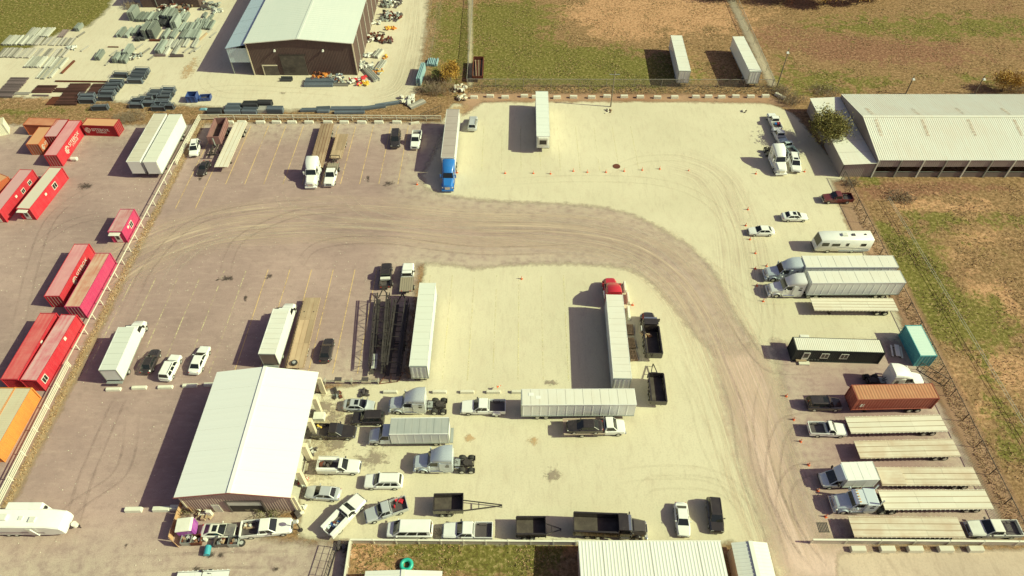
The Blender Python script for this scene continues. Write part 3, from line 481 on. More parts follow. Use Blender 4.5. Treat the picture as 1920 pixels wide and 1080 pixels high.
# solid pale panel fences at the bottom: panels are parts
def panel_fence(label, a, b_, h, step, mat, capm):
    f = thing('panel_fence', label, 'fence'); a = Vector((*a, 0)); b_ = Vector((*b_, 0)); n = max(1, round((b_ - a).length / step)); u = (b_ - a) / n
    for i in range(n):
        part('panel', MB().bar(a + u * i + u.normalized() * .06 + Vector((0, 0, h / 2)), a + u * (i + 1) - u.normalized() * .06 + Vector((0, 0, h / 2)), .06, h - .05), mat, f)
        part('cap_rail', MB().bar(a + u * i + Vector((0, 0, h + .02)), a + u * (i + 1) + Vector((0, 0, h + .02)), .22, .07), capm, f)
    for i in range(n + 1): part('post', MB().bar((0, 0, 0), (0, 0, h + .1), .16), capm, f, key=('ppost', h, capm.name), loc=a + u * i)
panel_fence('pale panel fence along the lawn below the parked white van', (-20.2, 33.0), (8.0, 32.8), 1.2, 2.9, paint('pale_panel', (.52, .46, .40), .7), WPIPE)
panel_fence('white topped panel fence beside the dark mesh gate', (-20.25, 32.8), (-20.15, 19), 1.2, 2.9, paint('pale_panel', (.5, .45, .38), .7), WPIPE)
panel_fence('white topped low fence under the lowest flatbed trailer at right', (37.7, 33.0), (72, 32.7), 1.2, 4.4, paint('pale_panel', (.5, .45, .38), .7), WPIPE)
def gate(label, a, b_, h, mat, nx, nz):
    g = thing('mesh_gate', label, 'gate'); a = Vector(a); b_ = Vector(b_); mb = MB(); up = Vector((0, 0, h))
    mb.bar(a, a + up, .08).bar(b_, b_ + up, .08).bar(a, b_, .08).bar(a + up, b_ + up, .08); part('frame', mb, mat, g)
    for i in range(1, nx): p = a + (b_ - a) * i / nx; part('bar', MB().bar(p, p + up, .04), mat, g)
    for i in range(1, nz): part('crossbar', MB().bar(a + up * i / nz, b_ + up * i / nz, .04), mat, g)
    return g
gate('dark iron grid gate standing at the lawn corner near the bottom edge', (-22.0, 32.4, .05), (-22.6, 28.0, .05), 1.7, CHASSIS, 5, 3)
gate('dark iron gate in the fence beside the blue truck trailer', (-19.5, 124.0, .1), (-15.4, 127.2, .1), 1.6, CHASSIS, 8, 2)
gate('dark gate panel in the right fence beside the white bobtail tractor', (61.5, 59.5, .05), (64.4, 56.5, .05), 1.8, CHASSIS, 7, 2)
for q in ((660, 718), ): 
    c = G(*q); g = thing('slatted_bench', 'long white slatted rack standing outside the repair shop bay', 'rack', c)
    for k in range(4): part('slat', MB().box(-4.2, 4.2, -.3 + .2 * k, -.16 + .2 * k, .8, .86), WPIPE, g, key='rackslat')
    for xx in (-4, 0, 4): part('leg', MB().box(xx - .06, xx + .06, -.3, .4, 0, .8), GALV, g, key='rackleg', loc=(0, 0, 0) if xx == -4 else (xx + 4, 0, 0)) if False else part('leg', MB().box(xx - .06, xx + .06, -.3, .4, 0, .8), GALV, g)
    for xx in (-1.9, 2.1): part('box', MB().box(xx - .5, xx + .5, -.25, .3, .87, 1.1), DKGREY, g)
# concrete blocks
def block(label, x, y, L=1.9, W_=.55, h=.42, rz=0, group='concrete wheel stops', mat=CONC):
    f = tag(part('concrete_block', MB().frus((-L / 2, L / 2, -W_ / 2, W_ / 2, 0), (-L / 2 + .04, L / 2 - .04, -W_ / 2 + .08, W_ / 2 - .08, h)), mat, None, bev=.04, key=('blk', L, W_, h, mat.name), loc=(x, y, 0)), label, 'concrete block', group)
    f.rotation_euler.z = rz; return f
WBLK = paint('white_concrete', (.72, .70, .60), .85, 0, 0, .3)
for i, px in enumerate([429, 453, 488, 518, 547, 579, 614.5, 645, 678, 710, 744]): c = G(px, 233); block('%s white concrete block from the left below the white pipe fence' % ORD[i], c.x, 123.2, 1.95, .6, .55, random.uniform(-.04, .04), mat=WBLK)
c = G(778, 233); block('broken dirty concrete block behind the white pickup at the top fence', c.x, 123, 1.9, .6, .4, .2)
xs = [889, 919, 947, 983, 1004, 1044, 1075, 1109, 1138, 1170, 1200, 1232, 1264, 1304, 1328, 1352, 1379, 1407, 1435]
for i, px in enumerate(xs): c = G(px, 183); block('%s pale concrete block from the left along the strip below the field' % (ORD[i] if i < 18 else 'last'), c.x, c.y + random.uniform(-.3, .3), 1.7, .7, .6, random.uniform(-.08, .08), 'concrete blocks below the field')
c = G(1462, 182); block('tilted concrete block lying in the brush at the corner of the pale yard', c.x, c.y, 2.6, .8, .6, -.9)
for i, (px, py) in enumerate([(214, 731), (262, 728), (311, 727), (357, 724), (397, 722)]): c = G(px, py); block('%s white wheel stop from the left below the parked cars by the box truck' % ORD[i], c.x, c.y, 2.2, .6, .4, .03, mat=WBLK)
for i, (px, py) in enumerate([(252, 957), (304, 956), (336, 953)]): c = G(px, py); block('%s concrete block from the left near the shop lower left corner' % ORD[i], c.x, c.y, 2.2, .7, .55, .02, mat=WBLK)
for i, px in enumerate([732, 824, 876, 925, 972]): c = G(px, 736); block('%s wheel stop from the left in the row above the silver tractor and white pickup' % ORD[i], c.x, c.y, 2.1, .55, .45)
for i, px in enumerate([1607, 1662, 1714, 1771, 1827]): c = G(px, 1031); block('%s concrete block from the left below the low fence at bottom right' % ORD[i], c.x, c.y, 1.9, .8, .6)
for i, (px, py) in enumerate([(1171, 541), (1177, 562), (1178, 590)]): c = G(px, py); block('%s upright white barrier from the top beside the red tractor trailer' % ORD[i], c.x, c.y, 2.2 if i < 2 else 2.6, .5, .8, 1.55, 'barriers beside the red tractor', WBLK)
# poles
def pole(label, base, h, arm=True, lean=0):
    p = thing('light_pole', label, 'pole', base); part('shaft', MB().cyl((0, 0, 0), (lean, 0, h), .15, 8, .1), paint('weathered_wood_pole', (.20, .16, .12), .9, 0, 0, .3), p)
    if arm: a = part('arm', MB().bar((lean, 0, h - .6), (lean - .6, -1.0, h - .2), .07), STEEL, p); part('lamp', MB().frus((lean - .9, lean - .3, -1.5, -.9, h - .3), (lean - .8, lean - .4, -1.3, -1.0, h - .05)), LAMP, a)
    return p
pole('tall wooden light pole at the corner of the field above the parked pickups', G(1456, 165), 9.6)
p = pole('wooden utility pole standing among the concrete blocks of the pale yard', G(1145, 200), 8.6, False); part('crossarm', MB().bar((-1.1, 0, 7.9), (1.1, 0, 7.9), .12), STEEL, p)
pole('left one of two lamp poles rising behind the long barn roof', G(1698, 176), 4.6); pole('right one of two lamp poles rising behind the barn near the yellow bush', G(1827, 176), 4.6)
p = thing('sign_post', 'short dark post with round base at the shop lower right corner', 'post', G(564, 994)); part('shaft', MB().cyl((0, 0, 0), (0, 0, 2.6), .07, 8), CHASSIS, p); part('base', MB().cyl((0, 0, 0), (0, 0, .1), .28, 14), CHASSIS, p); part('head', MB().cyl((-.25, 0, 2.6), (.25, 0, 2.75), .25, 10), OFFW, p)
# cones
def cone(label, px, py, g='traffic cones', fallen=False, s=1.0):
    c = G(px, py); o = thing('traffic_cone', label, 'cone', c, random.uniform(0, 1), g); s *= .7; o.scale = (s, s, s)
    part('base', MB().box(-.27, .27, -.27, .27, 0, .06), ORANGE, o, key='cbase'); k = part('body', MB().cyl((0, 0, .06), (0, 0, .95), .19, 12, .045), ORANGE, o, key='cbody', smooth=True)
    part('stripe', MB().cyl((0, 0, .45), (0, 0, .62), .135, 12, .11), WHITE, k, key='cstripe')
    if fallen: o.rotation_euler = (0, 1.45, .4); o.location.z = .75
    return o
cone('orange cone on the asphalt left of the blue tractor', 782, 346); cone('orange cone right beside the blue tractor', 857, 324)
for i, (px, py) in enumerate([(947, 325), (1000, 325), (1032, 326), (1075, 321), (1101, 323), (1136, 323), (1170, 321), (1204, 319), (1237, 317)]): cone('%s cone from the left in the cone line across the pale yard' % ORD[i], px, py)
o = cone('small dull cone at the right end of the cone line in the pale yard', 1291, 320, s=.7)
for l, px, py in [('orange cone left of the white tractor in the upper right corner', 1417, 326), ('orange cone touching the white car beside the upper right tractor', 1508, 322), ('lone orange cone left of the topmost white sedan', 1402, 393), ('orange cone just left above the lower white sedan', 1398, 423), ('orange cone just below the lower white sedan', 1406, 449), ('large orange cone left of the motorhome', 1416, 475), ('orange cone left of the upper white semi truck', 1416, 504), ('orange cone beside the hood of the upper white semi', 1437, 499), ('orange cone at the front of the lower white semi', 1419, 536), ('orange cone below the front of the lower white semi', 1431, 565), ('orange cone left of the black parked suv by the rust container', 1474, 743), ('orange cone left of the white pickup with open bed', 1488, 787), ('orange cone left of the lone flatbed trailer at right', 1501, 828), ('orange cone left of the white box van at right', 1516, 872), ('orange cone left of the pale tractor at lower right', 1533, 920), ('orange cone left of the lowest flatbed trailer', 1548, 969), ('small orange cone alone in the middle bay above the two trailers', 978, 523), ('orange cone beside the white barrier next to the red tractor', 1186, 572)]: cone(l, px, py)
cone('orange cone lying on the wheel stop above the white dual wheel pickup', 932, 731, fallen=True)
# ================================================================ vehicle builders (local +x is forward)
def wheel(parent, x, y, r=.36, w=.25, z=None):
    side = 1 if y > 0 else -1; prof = [(-w / 2, r * .55), (-w / 2, r * .9), (-w / 2 + .04, r), (w / 2 - .04, r), (w / 2, r * .9), (w / 2, r * .55)]
    mb = MB(); n = 18; rings = [[(rr * math.cos(2 * math.pi * k / n), yy, rr * math.sin(2 * math.pi * k / n)) for k in range(n)] for yy, rr in prof]; mb.loft(rings)
    o = part('wheel', mb, TYRE, parent, 40, key=('tyre', r, w), loc=(x, y, r if z is None else z))
    part('rim', MB().cyl((0, -w / 2 - .01, 0), (0, w / 2 + .01, 0), r * .55, 12).cyl((0, -w / 2 - .04, 0), (0, w / 2 + .04, 0), r * .2, 8), RIM, o, key=('rim', r, w)); return o
def inset(A, B, C, D, u0, u1, v0, v1, off=.012):
    A, B, C, D = map(Vector, (A, B, C, D)); f = lambda u, v: (A * (1 - u) + B * u) * (1 - v) + (D * (1 - u) + C * u) * v
    n = (B - A).cross(D - A).normalized(); return [f(u0, v0) + n * off, f(u1, v0) + n * off, f(u1, v1) + n * off, f(u0, v1) + n * off]
def greenhouse(root, bt, tp, mat, sides=2, roof=True, rearwin=True, key=None, names=('cabin', 'windscreen', 'rear_window', 'side_window'), vb=.12):
    "painted cabin frustum (bt/tp: x0 rear, x1 front, half width, z) with glass panes proud of it"
    (a0, a1, aw, az), (t0, t1, tw, tz) = bt, tp
    mb = MB().frus((a0, a1, -aw, aw, az), (t0, t1, -tw, tw, tz)); cab = part(names[0], mb, mat, root, bev=.05)
    part(names[1], MB().poly(inset((a1, -aw, az), (a1, aw, az), (t1, tw, tz), (t1, -tw, tz), .05, .95, .05, .93, .02)), GLASS, root)
    if rearwin: part(names[2], MB().poly(inset((a0, aw, az), (a0, -aw, az), (t0, -tw, tz), (t0, tw, tz), .08, .92, .12, .88, .02)), GLASS, root)
    for s in (1, -1):
        A, B, C, D = ((a1, s * aw, az), (a0, s * aw, az), (t0, s * tw, tz), (t1, s * tw, tz))
        for k in range(sides):
            u0 = .05 + k * .9 / sides; u1 = u0 + .9 / sides - .05; q = inset(A, B, C, D, u0, u1, vb, .86, .02 if s > 0 else .02)
            nn = (q[1] - q[0]).cross(q[3] - q[0])
            if nn.y * s < 0: q = inset(A, B, C, D, u0, u1, vb, .86, -.02)
            part(names[3], MB().poly(q), GLASS, root)
    return cab
def lights(root, xf, xr, y, zf, zr, w=.34):
    for s in (1, -1):
        part('headlight', MB().box(xf - .1, xf + .02, s * y - w / 2, s * y + w / 2, zf - .08, zf + .08), LAMP, root, bev=.02); part('tail_light', MB().box(xr - .02, xr + .08, s * y - w / 3, s * y + w / 3, zr - .1, zr + .1), TAIL, root)
def mirrors(root, x, y, z, mat, s=.12):
    for k in (1, -1): part('mirror', MB().box(x - s * .5, x + s * .5, k * y - .02 if k > 0 else k * y - .22, k * y + .22 if k > 0 else k * y + .02, z, z + s * 1.3), mat, root, bev=.02)
CARSPEC = {
 'sedan': dict(L=4.84, st=[(2.42, .62, .36, .62), (2.28, .80, .26, .76), (1.6, .90, .22, .88), (.9, .92, .2, .96), (-1.4, .92, .2, 1.0), (-2.05, .88, .24, .98), (-2.3, .80, .3, .92), (-2.42, .68, .4, .8)], bt=(-1.85, 1.05, .82, .94), tp=(-1.15, .2, .62, 1.43), wx=(1.42, -1.4), y=.82, r=.33, sides=2),
 'coupe': dict(L=4.5, st=[(2.25, .62, .34, .58), (2.1, .80, .25, .72), (1.4, .90, .22, .84), (.7, .92, .2, .92), (-1.4, .93, .2, .96), (-2.0, .88, .24, .95), (-2.25, .70, .4, .8)], bt=(-1.9, .9, .80, .9), tp=(-1.0, .05, .58, 1.32), wx=(1.35, -1.3), y=.82, r=.33, sides=1),
 'suv': dict(L=4.95, st=[(2.47, .72, .42, .78), (2.32, .9, .32, .98), (1.3, .97, .26, 1.1), (-2.2, .97, .26, 1.12), (-2.42, .9, .34, 1.08), (-2.48, .8, .42, .95)], bt=(-2.36, 1.2, .88, 1.06), tp=(-2.1, .4, .70, 1.78), wx=(1.5, -1.5), y=.86, r=.39, sides=3),
 'van': dict(L=5.6, st=[(2.8, .75, .42, .8), (2.65, .92, .32, 1.02), (1.9, 1.0, .26, 1.18), (-2.6, 1.0, .26, 1.2), (-2.78, .95, .34, 1.1)], bt=(-2.72, 1.95, .93, 1.15), tp=(-2.6, 1.05, .80, 2.05), wx=(1.75, -1.7), y=.9, r=.37, sides=3),
}
def car(kind, f, r, mat, label, cat='car', group=None, z=.75, base=0, roofmat=None, hoodup=False, sunroof=False):
    S = CARSPEC[kind]; A = G(*f, z + base); B = G(*r, z + base); c = (A + B) / 2; d = A - B; k = max(.93, min(1.1, d.length / S['L']))
    o = thing({'suv': 'parked_suv', 'van': 'parked_van'}.get(kind, 'parked_car'), label, cat, (c.x, c.y, base), math.atan2(d.y, d.x), group); o.scale = (k, 1 + (k - 1) * .5, 1)
    part('body', MB().loft([octr(x, w, z0, z1, .13) for x, w, z0, z1 in S['st']]), mat, o, 34)
    greenhouse(o, S['bt'], S['tp'], roofmat or mat, S['sides']); L2 = S['L'] / 2
    for wx in S['wx']:
        for s in (1, -1): wheel(o, wx, s * S['y'], S['r'], .24)
    lights(o, L2 - .12, -L2 + .06, .62, S['st'][1][3] - .12, S['st'][-2][3] - .15); mirrors(o, S['bt'][1] - .55, S['bt'][2] + .06, S['bt'][3] + .06, mat)
    part('bumper', MB().box(L2 - .12, L2 + .03, -.7, .7, .38, .52), DKGREY, o, bev=.03); part('grille', MB().box(L2 - .05, L2 + .015, -.42, .42, .54, .66), CHASSIS, o)
    part('rear_bumper', MB().box(-L2 - .03, -L2 + .1, -.75, .75, .42, .58), mat, o, bev=.03)
    tp = S['tp']
    if kind == 'suv':
        for s in (1, -1): part('roof_rail', MB().bar((tp[1] - .3, s * (tp[2] - .04), tp[3] + .05), (tp[0] + .2, s * (tp[2] - .04), tp[3] + .05), .05), DKGREY, o)
    if sunroof: part('sunroof', MB().poly([(tp[1] - .15, -.42, tp[3] + .012), (tp[1] - .15, .42, tp[3] + .012), (tp[1] - .75, .42, tp[3] + .012), (tp[1] - .75, -.42, tp[3] + .012)]), GLASS, o)
    if hoodup: part('open_hood', MB().frus((1.0, 1.06, -.78, .78, .95), (1.5, 1.56, -.72, .72, 1.9)), TRUCKBLUE, o, bev=.03)
    return o
def pickup(f, r, mat, label, cab=1.95, group=None, z=.9, bed='open', dually=False, toolbox=False, rails=False, base=0, L0=5.9):
    L2 = L0 / 2; A = G(*f, z); B = G(*r, z); c = (A + B) / 2; d = A - B; k = max(.93, min(1.1, d.length / L0))
    o = thing('pickup_truck', label, 'pickup', (c.x, c.y, base), math.atan2(d.y, d.x), group); o.scale = (k, 1 + (k - 1) * .5, 1)
    cf = L2 - 1.65; cr = cf - cab
    part('body', MB().loft([octr(x, w, z0, z1, .13) for x, w, z0, z1 in [(L2, .74, .5, .86), (L2 - .15, .92, .4, 1.08), (L2 - 1.2, .99, .34, 1.17), (cf, 1.0, .34, 1.2), (cr - .05, 1.0, .34, 1.22)]]), mat, o, 34)
    greenhouse(o, (cr, cf - .02, .93, 1.18), (cr + .12, cf - .75, .76, 1.88), mat, 2 if cab > 1.7 else 1)
    wy = .88
    for wx in (L2 - 1.0, -L2 + 1.2):
        for s in (1, -1): wheel(o, wx, s * (wy if wx > 0 or not dually else 1.0), .40, .27 if wx > 0 or not dually else .45)
    lights(o, L2 - .12, -L2 - .0, .68, .92, .95); mirrors(o, cf - .5, 1.0, 1.22, DKGREY, .18)
    part('bumper', MB().box(L2 - .1, L2 + .1, -.9, .9, .45, .64), CHROME, o, bev=.03); part('grille', MB().box(L2 - .05, L2 + .02, -.48, .48, .68, .95), CHASSIS, o)
    x0, x1 = -L2 + .02, cr - .08
    if bed == 'open':
        b = part('bed', MB().box(x0, x1, -.92, .92, .62, .72), DKGREY, o); hw = 1.0
        for s in (1, -1): part('bed_wall', MB().box(x0, x1, s * hw - .07 if s > 0 else -hw, hw if s > 0 else -hw + .07, .5, 1.24), mat, b, bev=.02)
        part('tailgate', MB().box(x0 - .02, x0 + .07, -.93, .93, .6, 1.22), mat, b); part('bed_front', MB().box(x1 - .06, x1, -.93, .93, .6, 1.24), mat, b)
        for s in (1, -1): part('wheel_arch', MB().box(-L2 + .75, -L2 + 1.65, s * .8 - .13, s * .8 + .13, .72, .92), DKGREY, b)
        if dually:
            for s in (1, -1): part('fender', MB().frus((-L2 + .6, -L2 + 1.8, s * 1.1 - .14, s * 1.1 + .14, .55), (-L2 + .75, -L2 + 1.65, s * 1.08 - .1, s * 1.08 + .1, .98)), mat, b, bev=.05)
    elif bed == 'shell':
        part('bed_wall', MB().box(x0, x1, -1.0, 1.0, .5, 1.2), mat, o, bev=.04); part('bed_cap', MB().frus((x0, x1, -.95, .95, 1.2), (x0 + .1, x1, -.8, .8, 1.82)), mat, o, bev=.05)
    elif bed == 'flat':
        part('flat_bed', MB().box(x0 - .1, x1 + .1, -1.08, 1.08, .9, 1.0), DKGREY, o)
        for k in range(6): part('bed_plank', MB().box(x0 - .08, x1 + .05, -1.04 + .35 * k, -.74 + .35 * k, 1.0, 1.03), paint('grey_wood', (.30, .25, .19), .9, 0, 0, .3), o)
        part('headache_rack', MB().bar((x1 + .05, -1, 1.0), (x1 + .05, -1, 1.95), .07).bar((x1 + .05, 1, 1.0), (x1 + .05, 1, 1.95), .07).bar((x1 + .05, -1, 1.95), (x1 + .05, 1, 1.95), .07).bar((x1 + .05, -1, 1.5), (x1 + .05, 1, 1.5), .06), CHASSIS, o)
        part('frame', MB().box(x0, x1, -.45, .45, .55, .9), CHASSIS, o)
    elif bed == 'service':
        for s in (1, -1):
            bx = part('tool_cabinet', MB().box(x0, x1, s * .82 - .24, s * .82 + .24, .55, 1.5), mat, o, bev=.03)
            for q in range(3): part('cabinet_door', MB().box(x0 + .1 + q * (x1 - x0) / 3, x0 + (q + 1) * (x1 - x0) / 3 - .05, s * 1.07 - .01, s * 1.07 + .01, .65, 1.4), OFFW, bx)
        part('bed', MB().box(x0, x1, -.58, .58, .7, .8), DKGREY, o); part('tailgate', MB().box(x0 - .03, x0 + .04, -.58, .58, .7, 1.2), mat, o)
    if toolbox: part('toolbox', MB().box(x1 - .7, x1 - .15, -.85, .85, 1.0, 1.4), OFFW, o, bev=.03)
    if rails:
        mb = MB()
        for xx in (x0, (x0 + x1) / 2, x1): mb.bar((xx, -1, 1.2), (xx, -1, 1.7), .06).bar((xx, 1, 1.2), (xx, 1, 1.7), .06)
        mb.bar((x0, -1, 1.7), (x1, -1, 1.7), .07).bar((x0, 1, 1.7), (x1, 1, 1.7), .07).bar((x0, -1, 1.7), (x0, 1, 1.7), .07); part('rack', mb, OFFW, o)
    return o
def rig_cab(o, mat, sleeper=1.9, fair=3.95, visor=False, stacks=False, hood=True, vents=True):
    "conventional tractor front: hood, cab, sleeper; front bumper at x = 0"
    part('hood', MB().loft([octr(x, w, z0, z1, .2) for x, w, z0, z1 in [(-.05, .70, .7, 1.35), (-.25, .92, .6, 1.62), (-1.0, 1.0, .65, 1.85), (-1.95, 1.08, .8, 2.02)]]), mat, o, 34)
    for s in (1, -1):
        rings = []
        for k in range(9):
            a = math.pi * k / 8; rings.append([(-1.25 + .68 * math.cos(a), s * .82, .5 + .68 * math.sin(a)), (-1.25 + .68 * math.cos(a), s * 1.2, .5 + .68 * math.sin(a)), (-1.25 + .6 * math.cos(a), s * 1.2, .5 + .6 * math.sin(a)), (-1.25 + .6 * math.cos(a), s * .82, .5 + .6 * math.sin(a))])
        part('fender', MB().loft(rings), mat, o, 40); part('headlight', MB().box(-.35, -.14, s * .9 - .16, s * .9 + .16, .95, 1.2), LAMP, o, bev=.03)
    part('grille', MB().box(-.06, .03, -.5, .5, .75, 1.4), CHROME, o, bev=.03); part('bumper', MB().box(-.3, .1, -1.15, 1.15, .35, .72), CHROME if visor else mat, o, bev=.08)
    part('cab_body', MB().box(-3.5, -1.9, -1.12, 1.12, .75, 2.0), mat, o, bev=.08)
    greenhouse(o, (-3.5, -1.92, 1.1, 1.98), (-3.5, -2.5, .98, 2.92), mat, 1, rearwin=False, vb=.05)
    if sleeper:
        x1 = -3.5 - sleeper; sl = part('sleeper', MB().box(x1, -3.52, -1.2, 1.2, .8, 2.95), mat, o, bev=.1)
        for s in (1, -1): part('side_window', MB().box(x1 + .5, x1 + 1.0, s * 1.2 - .015, s * 1.2 + .015, 1.95, 2.3), GLASS, sl); part('vent_window', MB().box(x1 + .5, x1 + .9, s * 1.2 - .015, s * 1.2 + .015, 2.5, 2.72), GLASS, sl)
    else: x1 = -3.5
    if fair: part('roof_fairing', MB().loft([octr(x, w, 2.85, z1, .16) for x, w, z1 in [(-2.42, .80, 2.97), (-2.8, .96, 3.22), (-3.5, 1.1, 3.65), (-4.2, 1.18, fair - .06), (x1 + .05, 1.2, fair)]]), mat, o, 50)
    if visor:
        part('sun_visor', MB().frus((-2.55, -2.1, -1.0, 1.0, 2.78), (-2.55, -2.2, -1.0, 1.0, 2.9)), CHROME, o)
        for k in range(5): part('marker_light', MB().box(-2.8, -2.62, -.75 + .375 * k - .06, -.75 + .375 * k + .06, 2.92, 3.04), paint('amber_lamp', (.7, .35, .05), .3), o)
    if stacks:
        for s in (1, -1): part('exhaust_stack', MB().cyl((x1 - .12, s * 1.05, .9), (x1 - .12, s * 1.05, 3.9), .1, 10), CHROME, o, 40)
    for s in (1, -1):
        part('mirror', MB().box(-2.35, -2.2, s * 1.42 - .14, s * 1.42 + .14, 1.85, 2.55), mat, o, bev=.03); part('mirror_arm', MB().bar((-2.3, s * 1.1, 2.4), (-2.3, s * 1.4, 2.4), .05), CHASSIS, o)
        part('fuel_tank', MB().cyl((-2.3, s * .98, .62), (-2.5 - max(sleeper, 1.0) * .8, s * .98, .62), .3, 14), CHROME, o, 40); part('side_skirt', MB().box(x1 + .1, -2.1, s * 1.14 - .03, s * 1.14 + .03, .45, .85), mat, o)
        wheel(o, -1.25, s * .98, .5, .3)
    return x1
def tractor(f, r, mat, label, z=1.3, group=None, heading=None, **k):
    A = G(*f, z); 
    if heading is None: B = G(*r, z); d = A - B; heading = math.atan2(d.y, d.x)
    o = thing('semi_tractor', label, 'semi truck', (A.x, A.y, 0), heading, group); x1 = rig_cab(o, mat, **k)
    xe = x1 - 2.75; part('frame', MB().box(xe, -.5, .34, .48, .72, .98).box(xe, -.5, -.48, -.34, .72, .98).box(xe, xe + .12, -.48, .48, .72, .98).box(x1 - 1.2, x1 - 1.05, -.4, .4, .74, .96), CHASSIS, o)
    part('deck_plate', MB().box(x1 - .85, x1 - .1, -.5, .5, .98, 1.02), STEEL, o); part('fifth_wheel', MB().cyl((x1 - 1.75, 0, 1.0), (x1 - 1.75, 0, 1.16), .48, 16).box(x1 - 2.5, x1 - 1.75, -.42, .42, 1.02, 1.12), CHASSIS, o)
    for wx in (x1 - 1.1, x1 - 2.35):
        for s in (1, -1): wheel(o, wx, s * .92, .5, .58)
        part('axle', MB().cyl((wx, -.9, .5), (wx, .9, .5), .12, 8).cyl((wx - .2, 0, .5), (wx + .2, 0, .5), .28, 10), CHASSIS, o)
    for s in (1, -1): part('mud_flap', MB().box(xe - .12, xe - .09, s * .92 - .3, s * .92 + .3, .3, .95), CHASSIS, o); part('air_tank', MB().cyl((x1 - .9, s * .62, .7), (x1 - .2, s * .62, .7), .13, 10), CHROME, o, 40)
    part('air_lines', MB().cyl((x1 - .05, .2, 1.6), (x1 - .5, .1, 1.05), .04, 6).cyl((x1 - .05, -.2, 1.6), (x1 - .5, -.1, 1.05), .04, 6), CHASSIS, o)
    return o
def bogie(o, x, n=2, gap=1.25, r=.5, w=.58, zt=1.1, y=.92):
    part('bogie', MB().box(x - gap * (n - 1) / 2 - .7, x + gap * (n - 1) / 2 + .7, .35, .5, .75, zt).box(x - gap * (n - 1) / 2 - .7, x + gap * (n - 1) / 2 + .7, -.5, -.35, .75, zt), CHASSIS, o)
    for i in range(n):
        xx = x + gap * (i - (n - 1) / 2); part('axle', MB().cyl((xx, -y, r), (xx, y, r), .1, 8), CHASSIS, o)
        for s in (1, -1): wheel(o, xx, s * y, r, w)
def landing(o, x):
    for s in (1, -1): part('landing_leg', MB().box(x - .08, x + .08, s * .75 - .08, s * .75 + .08, .12, 1.15).box(x - .2, x + .2, s * .75 - .2, s * .75 + .2, 0, .12), CHASSIS, o)
    part('landing_brace', MB().bar((x, -.75, .8), (x, .75, .8), .07).bar((x, -.75, .5), (x - 1.2, -.4, 1.1), .06).bar((x, .75, .5), (x - 1.2, .4, 1.1), .06), CHASSIS, o)
VANW = streaky('van_side_white', (.80, .81, .80), (.70, .67, .60), .25, 'z', .5, .28, spec=.6); VROOF = streaky('van_roof_pale', (.72, .72, .67), (.62, .57, .49), .5, 'y', .3, .6); VROOFD = streaky('van_roof_dusty', (.44, .38, .36), (.35, .28, .27), .6, 'y', .5, .8)
VDOOR = paint('van_door_paint', (.70, .72, .72), .4, 0, 0, .2)
